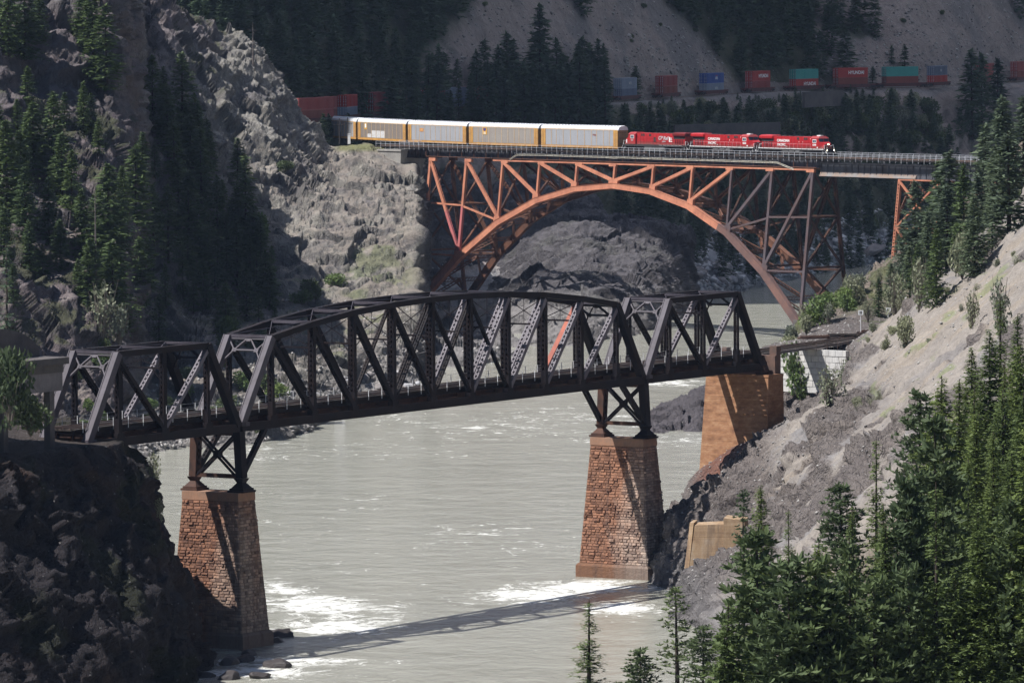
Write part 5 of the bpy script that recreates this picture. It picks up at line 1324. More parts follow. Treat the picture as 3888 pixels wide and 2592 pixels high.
def conifer_mesh(kind, h, r, seed, step, leaf, z0f=.08, nb=6, wh=None, gaps=.12, fine=False):
    rnd = np.random.RandomState(seed); V = []; Fs = []
    z = h * z0f; wh = wh or .034 * h
    lean = rnd.uniform(-.012, .012, 2)
    bulge = rnd.uniform(.75, 1.1)
    TV = MB(); K_ = 6; pts = [np.array((lean[0]*hh*h*0 + lean[0]*h*hh, lean[1]*h*hh, h*hh)) for hh in np.linspace(0, 1, K_)]
    for i in range(K_-1): TV.tube(pts[i], pts[i+1], (.012*h+.05)*(1-i/(K_-.6)), (.012*h+.05)*(1-(i+1)/(K_-.6)) + .01, n=7, caps=False)
    tw = MB()
    while z < h * .985:
        u = z / h
        if rnd.rand() > gaps or u > .8:
            k = int(rnd.randint(nb-1, nb+2)); ph = rnd.rand()*6.28
            for i in range(k):
                an = ph + i*6.28/k + rnd.uniform(-.35, .35)
                L = r * (1-u)**(.85 if kind == 'fir' else .55) * rnd.uniform(.55, 1.12) * bulge
                if u < .22: L *= .45 + 2.4*u
                if L < .12: L = .12 + .2*(1-u)
                el = (-.27 + .58*u + rnd.uniform(-.12, .12)) if kind == 'fir' else rnd.uniform(-.05, .45)
                hd = np.array((math.cos(an), math.sin(an), 0)); sd = np.array((-hd[1], hd[0], 0)); b0 = np.array((lean[0]*z, lean[1]*z, z + rnd.uniform(-.4, .4)*wh))
                ns = max(2, int(L/step))
                if L > 1.0: tw.tube(b0, b0 + hd*L*.9 + UPV*(el*L*.9 - .1*L*.8 + .14*L*.6), .02+.012*L, .012, n=3, caps=False)
                for j in range(ns):
                    s = (j + rnd.uniform(.2, .9)) / ns
                    if kind == 'fir':
                        if s < .12 and L > 1: continue
                        p = b0 + hd*L*s + UPV*(el*L*s - .10*L*s*s*1.6 + .07*L*s**4)
                        wl = leaf * (1.25 - .75*s) * rnd.uniform(.7, 1.3) * min(1.0, .45 + L/2.2)
                        for sg in (-1, 1, -1, 1) if fine else (-1, 1):
                            if fine: p = p + (rnd.rand(3)-.5)*.3
                            d = (sd*sg*rnd.uniform(.65, 1.0) + hd*rnd.uniform(.35, .8) + UPV*rnd.uniform(-.38, .12)) * wl
                            kite(V, Fs, p, d, (hd*rnd.uniform(.12, .2) + UPV*rnd.uniform(-.1, .14)) * wl, 1)
                        if rnd.rand() < .5: kite(V, Fs, p, (hd*.7 + UPV*rnd.uniform(.05, .5) + sd*rnd.uniform(-.3, .3)) * wl, sd*.26*wl, 1)
                        if rnd.rand() < .35: kite(V, Fs, p, (hd*.3 + UPV*rnd.uniform(-.7, -.3) + sd*rnd.uniform(-.4, .4)) * wl, sd*.3*wl, 1)
                    else:
                        if s < .38 and rnd.rand() < .75: continue
                        p = b0 + hd*L*s + UPV*(el*L*s + .15*L*s*s) + (rnd.rand(3)-.5)*.5*leaf
                        for q in range(7):
                            d = rnd.normal(size=3); d[2] = abs(d[2])*.8 + .1; d += hd*.5; d /= np.linalg.norm(d)
                            w_ = np.cross(d, rnd.normal(size=3)); w_ /= max(np.linalg.norm(w_), 1e-6)
                            kite(V, Fs, p, d*leaf*rnd.uniform(.6, 1.1), w_*leaf*.16, 1)
        z += wh * rnd.uniform(.75, 1.25) * (1 - .45*u)
    top = np.array((lean[0]*h, lean[1]*h, h*.97))
    for q in range(8):
        an = q*.8; kite(V, Fs, top - UPV*q*.05*h*.3, np.array((math.cos(an)*.25, math.sin(an)*.25, .6))*leaf*1.1, np.array((-math.sin(an), math.cos(an), 0))*leaf*.2, 1)
    def mk(nm, V, Fs, ms):
        me = bpy.data.meshes.new(nm); me.from_pydata(np.array(V).tolist(), [], Fs); [me.materials.append(x) for x in ms]; return me
    crown = MB(); crown.add(np.array(V), Fs, 0)
    if tw.v:
        tv = np.concatenate(tw.v); crown.add(tv, tw.f, 1)
    cV = np.concatenate(crown.v); me = bpy.data.meshes.new('crown'); me.from_pydata(cV.tolist(), [], crown.f); me.polygons.foreach_set('material_index', crown.m)
    tvv = np.concatenate(TV.v); mt = bpy.data.meshes.new('trunk'); mt.from_pydata(tvv.tolist(), [], TV.f); mt.materials.append(M['bark']); mt.polygons.foreach_set('use_smooth', [True]*len(TV.f))
    return me, mt
def setm(pair, mats):
    a = pair[0].copy(); a.materials.clear(); [a.materials.append(x) for x in mats]; return (a, pair[1])
NEAR = [conifer_mesh('fir', 20, 4.6, 1, .24, .50, nb=9, wh=.55, gaps=.05, fine=True), conifer_mesh('fir', 20, 5.2, 2, .25, .52, nb=9, wh=.58, gaps=.08, fine=True), conifer_mesh('fir', 20, 3.6, 3, .25, .48, wh=.6, gaps=.2, fine=True), conifer_mesh('fir', 20, 5.4, 4, .25, .52, nb=8, wh=.62, gaps=.16, fine=True)]
NPIN = [conifer_mesh('pine', 18, 4.6, 11, .40, .62, .12, 7, .7, .08), conifer_mesh('pine', 18, 3.2, 12, .42, .55, .2, 5, .8, .22)]
MID = [conifer_mesh('fir', 18, 4.3 + .7*(k % 3), 21+k, .62, 1.25, .05, 7, .75, .1) for k in range(5)]
FAR = [conifer_mesh('fir', 18, 4.0 + .6*(k % 3), 41+k, .9, 1.6, .04, 6, .95, .08) for k in range(5)]
SPARSE = conifer_mesh('fir', 18, 2.4, 71, .6, .85, .12, 4, 1.1, .35)
tw_ = M['bark']
V_NEAR = [setm(p, (M['fir'], tw_)) for p in NEAR]; V_PINE = [setm(p, (M['pine'], tw_)) for p in NPIN]
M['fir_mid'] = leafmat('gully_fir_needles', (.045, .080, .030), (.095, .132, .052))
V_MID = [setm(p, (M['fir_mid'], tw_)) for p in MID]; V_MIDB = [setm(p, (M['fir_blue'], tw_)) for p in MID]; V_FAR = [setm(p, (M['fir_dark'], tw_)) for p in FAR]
V_SP = setm(SPARSE, (M['fir_dark'], tw_))
rt_ = random.Random(9)
def plant(var, p, h, h0, label, cat='conifer', group=None, name='fir_tree', wide=1.0):
    o = empty(name, (p[0], p[1], p[2] - .3), rt_.uniform(0, 6.28), label=label, cat=cat, group=group)
    s = h / h0; o.scale = (s*wide, s*wide, s)
    for nm, me in (('trunk', var[1]), ('crown', var[0])):
        c = link(bpy.data.objects.new(nm, me)); c.parent = o
    return o
# ---- right foreground forest
def near_tree(dx, dyt, want, kindv, label, name='fir_tree', group=None, ys=(420, 720), wide=1.0):
    best = None
    for Y in np.arange(ys[0], ys[1], 8):
        t_ = D(dx, dyt, Y); i = int(np.clip(np.searchsorted([r_[0] for r_ in RB], Y) - 1, 0, len(RB)-2)); f_ = (Y - RB[i][0])/(RB[i+1][0] - RB[i][0])
        zz = [np.interp(t_[0], [q[0] for q in RB[i+k][1]], [q[1] for q in RB[i+k][1]]) for k in (0, 1)]; z = zz[0]*(1-f_) + zz[1]*f_
        z = max(z, 0); hh = t_[2] - z
        if best is None or abs(hh - want) < best[0]: best = (abs(hh-want), Y, t_[0], z, hh)
    _, Y, X, z, hh = best
    if hh < 4 or abs(hh-want) > 12: return None
    h0 = 18 if name == 'pine_tree' else 20
    return plant(kindv, (X, Y, z), hh + .3, h0, label, 'conifer', group, name, wide)
named = [
 (1747, 1114, 20, V_NEAR[0], 'dark full fir rising over the concrete buttress at the water', 'fir_tree'),
 (1706, 1122, 16, V_PINE[1], 'thin pine with a bare bent stem in front of the concrete buttress', 'pine_tree'),
 (1812, 1168, 15, V_NEAR[2], 'slim fir just right of the dark full fir above the buttress', 'fir_tree'),
 (1936, 1112, 17, V_PINE[0], 'broad open pine against the pale scree', 'pine_tree'),
 (2012, 1003, 19, V_NEAR[2], 'tall thin fir standing clear against the scree', 'fir_tree'),
 (2110, 900, 18, V_PINE[0], 'pine standing left of the tall right-hand firs', 'pine_tree'),
 (2157, 862, 20, V_NEAR[3], 'tall fir whose tip reaches the middle of the pale slope', 'fir_tree'),
 (2230, 800, 17, V_NEAR[1], 'full fir near the right edge below the two tallest tips', 'fir_tree'),
 (2297, 680, 19, V_NEAR[2], 'tallest fir of the near wood, close to the right edge', 'fir_tree'),
 (2335, 720, 18, V_NEAR[0], 'fir at the right edge just beside the tallest one', 'fir_tree'),
 (2272, 760, 20, V_NEAR[1], 'full fir filling the space left of the tallest near fir', 'fir_tree'),
 (2348, 790, 19, V_NEAR[3], 'wide fir cut by the right edge below the tallest tips', 'fir_tree'),
 (2200, 870, 20, V_NEAR[0], 'full fir right of the one reaching the middle of the slope', 'fir_tree'),
 (1888, 1243, 19, V_NEAR[3], 'fir with dark trunk in the middle of the near wood', 'fir_tree'),
 (1350, 1376, 9, V_NEAR[2], 'small lone fir tip in front of the river at the bottom edge', 'fir_tree'),
 (1556, 1345, 11, V_PINE[1], 'small crooked pine in front of the river left of the near wood', 'pine_tree'),
 (1612, 1436, 10, V_PINE[0], 'low pine at the left edge of the near wood by the water', 'pine_tree'),
 (1470, 1488, 6, V_PINE[0], 'lowest pine tuft at the bottom edge before the river', 'pine_tree'),
]
for dx, dyt, want, var, lab, nm in named:
    near_tree(dx, dyt, want, var, lab, nm, ys=(380, 640) if dx < 1650 else (430, 700), wide=.95 if 'thin' in lab or 'slim' in lab else (1.6 if dx < 1650 else 1.15))
sil = ([1640, 1700, 1747, 1785, 1812, 1860, 1936, 1990, 2030, 2070, 2110, 2157, 2200, 2260, 2297, 2352, 2420], [1400, 1250, 1215, 1330, 1270, 1290, 1180, 1150, 1130, 1110, 980, 960, 930, 860, 800, 800, 800])
k = 0
for row, off in enumerate((10, 80, 160, 250, 350, 460)):
    dx = 1650 + rt_.uniform(0, 30) + row*3
    while dx < 2420:
        dyt = np.interp(dx, *sil) + off + rt_.uniform(-25, 45)
        if dyt < 1540:
            pine = rt_.random() < .28
            near_tree(dx, dyt, rt_.uniform(19, 27), rt_.choice(V_PINE if pine else V_NEAR), 'pine with open tufted crown inside the near wood' if pine else 'green fir inside the dense near wood at lower right',
                      'pine_tree' if pine else 'fir_tree', 'pines of the near wood' if pine else 'firs of the near wood', ys=(400, 660), wide=rt_.uniform(.8, 1.1))
        dx += rt_.uniform(52, 86)
# ---- right middle distance
def tree_on(T, dx, dyb, dyt, var, label, name='fir_tree', group=None, wide=1.0, h0=18, cat='conifer', Yv=None):
    p = ground_at(T, dx, dyb)
    top = D(dx, dyt, p[1]); h = max(3, top[2] - p[2])
    return plant(var, p, h, h0, label, cat, group, name, wide)
for dx, dyb, dyt, var, lab in (
 (2300, 560, 216, V_MIDB[1], 'tall sunlit blue-green spruce at the end of the viaduct deck'), (2347, 540, 216, V_MIDB[3], 'sunlit spruce cut by the right edge above the scree'),
 (2102, 640, 410, V_MIDB[2], 'blue-green spruce in front of the orange viaduct tower'), (2157, 640, 366, V_MID[0], 'narrow spire-shaped fir before the viaduct deck'),
 (2213, 600, 372, V_MID[1], 'fir between the narrow spire and the tall sunlit spruce'), (2263, 590, 280, V_MIDB[0], 'spruce standing just left of the tallest sunlit one'),
 (2018, 725, 632, V_MID[4], 'short dark round fir behind the railway sign'), (2152, 700, 520, V_MID[3], 'dark green fir low on the bank under the spruces'),
 (2109, 665, 553, V_MID[2], 'small fir on the bank left of the dark green one'), (2190, 640, 470, V_MIDB[4], 'spruce filling the gap under the viaduct end'),
 (2240, 630, 440, V_MIDB[2], 'spruce over the top of the scree edge'), (2325, 560, 360, V_MID[1], 'dense fir at right just above the scree edge'),
 (2075, 650, 500, V_MIDB[3], 'spruce at the foot of the orange viaduct tower'), (2130, 650, 480, V_MIDB[0], 'wide spruce right of the viaduct tower foot')):
    tree_on(TR, dx, dyb, dyt, var, lab, wide=1.15)
for dx, dyb, dyt in ((2045, 690, 600), (2090, 690, 560), (2135, 700, 590), (2175, 620, 420), (2195, 660, 560), (2228, 610, 500), (2250, 600, 400), (2280, 585, 420), (2305, 575, 470), (2335, 560, 430), (2120, 620, 470), (2150, 640, 520), (2085, 640, 540), (2180, 600, 340), (2290, 560, 330), (2320, 545, 300)):
    tree_on(TR, dx, dyb, dyt, rt_.choice(V_MIDB), 'blue-green spruce in the stand behind the scree crest', group='spruces behind the scree crest', wide=rt_.uniform(1.3, 1.7))
# ---- left mountain
LEFT = [(20,125,-70),(58,135,-50),(88,95,-30),(215,165,-45),(245,205,5),(190,120,-40),(420,310,117),(352,300,124),(385,360,190),(463,480,289),(302,480,292),(567,600,356),(124,420,205),(80,400,228),(23,520,272),(0,450,235),
 (248,640,370),(312,600,330),(386,600,420),(436,640,386),(205,700,540),(262,760,547),(322,700,540),(366,800,671),(517,790,644),(544,660,500),(500,660,520),(590,680,560),(470,620,470),(160,520,340),(60,560,380),(110,560,400),
 (190,600,430),(350,560,420),(410,520,360),(440,440,260),(400,430,270),(540,580,430),(600,620,500),(500,560,400),(150,460,300),(45,470,300),(280,560,440),(230,560,420),(340,660,540),(420,690,570),(470,700,590),(560,700,600),(380,700,600),(430,560,430),
 (10,620,470),(70,640,500),(140,620,500),(30,700,600),(455,380,230),(375,255,150),(330,430,300),(610,690,600),(520,640,520),(575,650,540),(625,640,560),(300,690,590),(180,680,590)]
for i, (dx, b_, t_) in enumerate(LEFT):
    if i < 3: lab, g = 'fir on the crest at the top left corner', 'firs on the top left crest'
    elif i < 6: lab, g = 'fir in the notch at the top left of the rocky mountain', 'firs in the top left notch'
    else: lab, g = 'green fir growing in the gullies of the left mountain', 'firs on the left mountain'
    tree_on(TL, dx, b_, t_, rt_.choice(V_MID), lab, group=g, wide=rt_.uniform(1.2, 1.6))
for j in range(46):   # fill the gullies
    for _ in range(30):
        dx = rt_.uniform(-20, 640); dy = rt_.uniform(260, 790)
        if (dy > 200 + .62*max(dx-180, 0)) and dy < 640 + .25*dx and not (250 < dx < 330 and dy < 420) and not (dx < 230 and 570 < dy < 1000 and dx > 120): break
    tree_on(TL, dx, dy, dy - rt_.uniform(55, 130), rt_.choice(V_MID), 'green fir growing in the gullies of the left mountain', group='firs on the left mountain', wide=rt_.uniform(1.25, 1.7))
for j in range(26):
    k_ = rt_.random(); dx = np.interp(k_, [0, .35, .65, 1], [400, 475, 555, 610]) + rt_.uniform(-38, 34); dy = np.interp(k_, [0, .35, .65, 1], [290, 430, 590, 730]) + rt_.uniform(-30, 30)
    tree_on(TL, dx, dy, dy - rt_.uniform(70, 130), rt_.choice(V_MID), 'green fir in the diagonal belt of wood beside the pale ridge', group='firs of the diagonal belt', wide=rt_.uniform(1.3, 1.7))
tree_on(TL, 17, 815, 553, V_SP, 'scraggly half-bare fir above the concrete rock shed', wide=1.1)
# ---- dark far forest
G = TB.G; wood = col_bg.wood; px, py, _ = TB.px, TB.py, 0
cand = np.argwhere((wood > .55) & (px > -40) & (px < 2420) & (py > -260) & (py < 640) & (track_dist(G) > 6.5))
rng = np.random.RandomState(4); rng.shuffle(cand); pts = []
grid = {}
for r_, c_ in cand:
    p = G[r_, c_]; sp = 5.0 if p[2] > 50 else 6.2; key = (int(p[0]//7), int(p[1]//7)); ok = True
    for a in (-1, 0, 1):
        for b_ in (-1, 0, 1):
            for q in grid.get((key[0]+a, key[1]+b_), ()):
                if (q[0]-p[0])**2 + (q[1]-p[1])**2 < sp*sp: ok = False
    # keep the train in view: no tall trees straight in front of it right of the gap, few at the far left
    x_, y_ = TB.px[r_, c_], TB.py[r_, c_]; front = p[1] < track2(x_)
    if not ok: continue
    hmax = 22.0
    if front and (x_ < 870 or x_ > 1425): hmax = max(3.0, min(10, (y_ - (258 if x_ < 870 else 236 - .06*(x_-1425))) * p[1] / 14077))
    if front and x_ > 1425 and rng.rand() < .35: continue
    if front and x_ < 905 and y_ < 330: continue
    if front and 905 <= x_ < 1425: continue
    grid.setdefault(key, []).append(p); pts.append((p, hmax, x_, y_))
    if len(pts) > 900: break
def vis(t_):
    p, hm, x_, y_ = t_
    return 0 if (x_ < 640 and y_ > .62*(x_-300)+60) else 1
pts = [t_ for t_ in pts if vis(t_)]
pts.sort(key=lambda t_: t_[0][1])
NI = 12
front_rows = []
for dx in np.arange(905, 1412, 19.5):
    for dd, hh in ((8.5, (14, 22)), (24, (13, 21))):
        x_ = dx + rng.uniform(-8, 8); Y = track2(x_) - dd - rng.uniform(0, 8); X = D(x_, 280, Y)[0]
        h_ = rng.uniform(*hh)
        if 1010 < x_ < 1090: h_ *= .62
        front_rows.append((np.array((X, Y, z_at(TB, X, Y))), h_))
for p, h_ in front_rows:
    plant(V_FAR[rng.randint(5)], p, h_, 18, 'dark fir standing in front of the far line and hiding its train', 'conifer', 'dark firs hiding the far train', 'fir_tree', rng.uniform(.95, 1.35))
stuffV = []; 
inds = pts[:NI]; rest = pts[NI:]
for p, hm, x_, y_ in inds:
    h_ = min(hm, rng.uniform(9, 19)); up = p[1] > track2(x_)
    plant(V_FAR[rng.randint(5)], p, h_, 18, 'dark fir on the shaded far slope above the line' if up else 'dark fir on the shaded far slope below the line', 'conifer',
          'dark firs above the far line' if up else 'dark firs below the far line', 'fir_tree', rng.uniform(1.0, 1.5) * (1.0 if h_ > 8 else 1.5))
mc = FAR[0][0]; co = np.zeros(len(mc.vertices)*3); mc.vertices.foreach_get('co', co); co = co.reshape(-1, 3)
src = []
for me_, _ in FAR[:3]:
    co = np.zeros(len(me_.vertices)*3); me_.vertices.foreach_get('co', co); co = co.reshape(-1, 3); fs = [tuple(p_.vertices) for p_ in me_.polygons if len(p_.vertices) == 4]; src.append((co, np.array(fs)))
if rest:
    Vs = []; Fs_ = []; n_ = 0
    for p, hm, x_, y_ in rest:
        co, fs = src[rng.randint(3)]; h_ = min(hm, rng.uniform(10, 19)); s = h_/18; a = rng.uniform(0, 6.28); w_ = s*rng.uniform(1.2, 1.6)
        Q = np.stack([co[:, 0]*math.cos(a)*w_ - co[:, 1]*math.sin(a)*w_ + p[0], co[:, 0]*math.sin(a)*w_ + co[:, 1]*math.cos(a)*w_ + p[1], co[:, 2]*s + p[2] - .3], -1)
        Vs.append(Q); Fs_.append(fs + n_); n_ += len(Q)
    Va = np.concatenate(Vs); Fa = np.concatenate(Fs_); me = bpy.data.meshes.new('far_forest'); me.vertices.add(len(Va)); me.vertices.foreach_set('co', Va.astype(np.float32).ravel())
    me.loops.add(Fa.size); me.loops.foreach_set('vertex_index', Fa.astype(np.int32).ravel()); me.polygons.add(len(Fa))
    me.polygons.foreach_set('loop_start', np.arange(0, Fa.size, 4, dtype=np.int32)); me.polygons.foreach_set('loop_total', np.full(len(Fa), 4, np.int32)); me.update(); me.materials.append(M['fir_dark'])
    tag(link(bpy.data.objects.new('far_forest', me)), 'dark conifer wood covering the highest part of the far slope', 'forest', kind='stuff')
for dx, dyb, dyt, lab in ((2233, 318, 112, 'tall dark fir, left one of three before the last red containers'), (2258, 322, 118, 'tall dark fir, middle one of three before the last red containers'), (2293, 330, 131, 'tall dark fir, right one of three before the last red containers'),
                          (2047, 146, 102, 'small dark fir on the scree above the slate container'), (2077, 166, 100, 'taller of two small firs on the scree above the containers'), (2005, 205, 151, 'small dark fir beside the right-hand teal container'),
                          (800, 262, 214, 'small fir partly covering the bright red container'), (1240, 262, 10, 'tallest dark fir standing against the scree'), (1165, 262, 70, 'tall dark fir left of the tallest one')):
    tree_on(TB, dx, dyb, dyt, rt_.choice(V_FAR), lab, wide=1.25 if dyb - dyt > 100 else 1.6)

# ---- shrubs
def shrub_mesh(seed, leaf=.22, n=900, lumps=7, shape=(1, 1, 1), stems=9, open_=0.0):
    rnd = np.random.RandomState(seed); V = []; Fs = []; st = MB(); cs = []
    for i in range(lumps):
        a = rnd.uniform(0, 6.28); rr = rnd.uniform(0, .55); cs.append((np.array((math.cos(a)*rr, math.sin(a)*rr, rnd.uniform(.35, .85))), rnd.uniform(.22, .42)))
    for c, r_ in cs: st.tube((0, 0, 0), c*np.array(shape), .03, .012, n=4, caps=False)
    for i in range(stems): 
        a = rnd.uniform(0, 6.28); q = np.array((math.cos(a)*rnd.uniform(.1, .7), math.sin(a)*rnd.uniform(.1, .7), rnd.uniform(.6, 1.15)))*np.array(shape); st.tube((0, 0, 0), q, .018, .006, n=3, caps=False)
    for i in range(n):
        c, r_ = cs[rnd.randint(lumps)]; d = rnd.normal(size=3); d /= np.linalg.norm(d); p = (c + d*r_*rnd.uniform(.55, 1.05)**.6)*np.array(shape)
        if p[2] < .02: continue
        e = rnd.normal(size=3) + UPV*.5 + d*.6; e /= np.linalg.norm(e); w_ = np.cross(e, rnd.normal(size=3)); w_ /= max(np.linalg.norm(w_), 1e-6)
        kite(V, Fs, p, e*leaf*rnd.uniform(.5, 1.1), w_*leaf*.28, 1)
    m = MB(); m.add(np.array(V), Fs, 0); tv = np.concatenate(st.v)
    me = bpy.data.meshes.new('foliage'); me.from_pydata(np.array(V).tolist(), [], Fs)
    ms = bpy.data.meshes.new('stems'); ms.from_pydata(tv.tolist(), [], st.f); ms.materials.append(M['twig']); return me, ms
SHR = [shrub_mesh(5+k, .17, 1100, 8, (1, 1, 1.1)) for k in range(3)]; WIL = [shrub_mesh(15+k, .15, 420, 8, (.8, .8, 1.5), 26) for k in range(2)]
def sm(pair, mt): a = pair[0].copy(); a.materials.clear(); a.materials.append(mt); return (a, pair[1])
S_G = [sm(p, M['leaf']) for p in SHR]; S_P = [sm(p, M['leaf_pale']) for p in WIL]; S_D = [sm(p, M['leaf_dark']) for p in SHR]; S_PG = [sm(p, M['leaf_pale']) for p in SHR]
def shrub(T, dx, dyb, hpx, var, label, group=None, wide=1.0, p=None):
    p = ground_at(T, dx, dyb) if p is None else p; h = hpx * p[1] / 14077
    o = empty('shrub', (p[0], p[1], p[2] - .1), rt_.uniform(0, 6.28), label=label, cat='shrub', group=group); o.scale = (h*wide, h*wide, h)
    for nm, me in (('stems', var[1]), ('foliage', var[0])):
        c = link(bpy.data.objects.new(nm, me)); c.parent = o
    return o
for dx, dy, h_, var, lab, wd in (
 (1842, 925, 115, S_G[0], 'leafy green bush in front of the block retaining wall', .6), (1905, 945, 66, S_P[0], 'pale twiggy bush right of the green one on the slope', .95), (1945, 910, 58, S_P[1], 'grey willow bush at the right end of the block wall', .95),
 (1822, 797, 42, S_PG[0], 'small pale bush beside the track just past the bridge end', .8), (1890, 745, 55, S_G[1], 'bright green bush on the bank under the arch bridge end', 1.0), (1858, 755, 40, S_G[2], 'low green bush nearest the foot of the arch', 1.0),
 (1958, 700, 44, S_P[0], 'small grey bush on the lip of the far bank', .7), (2080, 800, 60, S_PG[1], 'olive bush standing alone halfway down the pale scree', .55), (2228, 765, 62, S_P[1], 'twiggy bush on the scree towards the right edge', .6),
 (2110, 720, 80, S_P[0], 'tall twiggy bush below the spruces', .6), (2055, 735, 72, S_P[1], 'grey twiggy bush behind the second railway sign', .6), (2190, 670, 72, S_P[0], 'olive bush on the crest of the scree', .6), (2210, 640, 90, S_PG[2], 'round olive bush high on the scree crest', .5),
 (1995, 740, 35, S_P[1], 'small twiggy bush at the foot of the round fir', .8), (1812, 800, 24, S_PG[1], 'tiny sage bush by the track edge', 1.2), (1600, 1030, 60, S_G[0], 'green bush clinging to the river corner of the land pier', .4),
 (1692, 1015, 34, S_D[0], 'grey-green round bush in front of the land pier', .8), (2295, 780, 90, S_P[0], 'bush high on the slope beside the tallest near firs', .6)):
    shrub(TR, dx, dy, h_, var, lab, wide=wd)
for dx, dy, h_, var, lab, wd in ((235, 800, 95, S_P[0], 'pale willow thicket above the left truss span', .8), (275, 805, 70, S_P[1], 'smaller pale willow right of the thicket', .8), (520, 800, 62, S_G[1], 'bright green bush behind the left portal of the main span', .6),
 (600, 560, 60, S_G[0], 'sunlit green bush at the end of the left gully', .8), (770, 660, 26, S_G[1], 'green bush under the leaning rock slab', 1.6), (655, 395, 22, S_D[1], 'low green bush on the ledge left of the abutment', 1.5), (720, 690, 40, S_D[0], 'bush patch on the gravel right of the left wood', 1.2), (690, 700, 30, S_G[2], 'low bush at the foot of the gravel slope', 1.2)):
    shrub(TL, dx, dy, h_, var, lab, wide=wd)
for j in range(26): shrub(TL, rt_.uniform(150, 640), rt_.uniform(780, 1000), rt_.uniform(22, 45), rt_.choice(S_D + S_G), 'low bush on the left river bank behind the truss bridge', 'bushes on the left river bank', 1.1)
for j in range(105):
    dx = rt_.uniform(1440, 2180); dy = rt_.uniform(262, 335) if j % 3 else rt_.uniform(330, 560)
    if dx > 1560 and j % 3: dy -= .045*(dx-1560)
    shrub(TB, dx, dy, rt_.uniform(18, 40), rt_.choice(S_D + S_D + S_PG), 'dusty green bush on the shaded bank below the far line', 'bushes below the far line', rt_.uniform(.7, 1.3))
for j in range(16):
    shrub(TB, rt_.uniform(1080, 2300), rt_.uniform(10, 180), rt_.uniform(6, 12), rt_.choice(S_D), 'tiny dark bush on the scree above the far line', 'tiny bushes on the upper scree', 1.4)
for j in range(34):
    k_ = rt_.random(); dx = 1850 + 330*k_ + rt_.uniform(-12, 12); dy = 752 - 165*k_ + rt_.uniform(-25, 28)
    shrub(TR, dx, dy, rt_.uniform(20, 46), rt_.choice(S_P + S_PG + S_G), 'bush on the bank between the two bridges', 'bushes on the bank between the bridges', rt_.uniform(.6, 1.0))
for j in range(26):
    k_ = rt_.random(); dx = 2000 + 340*k_ + rt_.uniform(-30, 30); dy = 790 - 190*k_ + rt_.uniform(-30, 60)
    shrub(TR, dx, dy, rt_.uniform(9, 26), rt_.choice(S_P + S_PG), 'small scrub bush dotted over the pale scree', 'scrub bushes on the scree', rt_.uniform(.7, 1.1))
shrub(TF, 352, 1150, 75, S_P[1], 'dry twiggy bush hanging on the edge of the near cliff', wide=.5)
shrub(TF, 365, 1210, 45, S_P[0], 'smaller twiggy bush below the one on the near cliff edge', wide=.5)
pq = np.array(D(22, 985, 690)); shrub(TF, 0, 0, 150, S_D[1], 'dark leafy bush in front of the concrete rock shed', wide=.55, p=pq)
pq = np.array(D(70, 1000, 694)); shrub(TF, 0, 0, 80, S_D[2], 'lower dark bush right of the one at the rock shed', wide=.8, p=pq)
# ---- dead trees
def snag(T, dx, dyb, dyt, label, seed):
    p = ground_at(T, dx, dyb); h = (dyb-dyt)*p[1]/14077; rnd = random.Random(seed); o = empty('dead_tree', p, label=label, cat='dead tree')
    m = MB(); m.tube((0, 0, -.5), (0, 0, h), .26, .04, n=7); m.local('trunk', M['grey_wood'], o); m = MB()
    for i in range(16):
        z = h*rnd.uniform(.25, .85); a = rnd.uniform(0, 6.28); L = rnd.uniform(.5, 1.8); m.tube((0, 0, z), (math.cos(a)*L, math.sin(a)*L, z + rnd.uniform(-.3, .5)), .045, .012, n=4)
    m.local('branches', M['grey_wood'], o)
snag(TL, 219, 700, 415, 'tall bare grey trunk in front of the left wood', 1); snag(TL, 683, 445, 388, 'short dead stem leaning on the lit rock', 2); snag(TB, 2110, 480, 435, 'bleached dead tree beside the viaduct tower', 3); snag(TL, 580, 150, 50, 'thin grey snag against the dark forest', 4)

# ================================================================== small things of the place
# concrete rock shed at the left end of the truss bridge
M['shed_beam'] = paint('shed_beam', (.20, .18, .185), (.10, .09, .095), .9, .3, .04)
root = empty('rock_shed', B(-90, -3, 26.5), RZB, label='grey concrete rock shed over the track at the left edge', cat='rock shed')
m = MB(); m.box(-30, 1.6, -.3, 10, 9.75, 10.7); m.box(-30, 1.9, -.9, 10, 10.72, 11.5); m.local('roof_slab', M['dark_concrete'], root)
m = MB(); m.box(-30, 1.5, -.2, .6, 7.6, 9.74); m.local('front_beam', M['shed_beam'], root)
for x in (-.5, -9.5, -19):
    m = MB(); m.box(x-.45, x+.45, -.15, .75, -4, 7.59); m.local('column', M['dark_concrete'], root)
m = MB(); pts_ = [(-30, 11.51), (1.7, 11.51)] + [(1.7 - 9*(1-math.cos(a)), 11.52 + 3.6*math.sin(a)) for a in np.linspace(.15, math.pi/2, 9)] + [(-30, 15.1)]
m.prism(pts_[::-1], 3.2, 9.8); m.local('back_wall', M['dark_concrete'], root)
m = MB(); m.box(-30, 1.2, 9.2, 10, -3, 9.74); m.local('rear_wall', M['dark_concrete'], root)
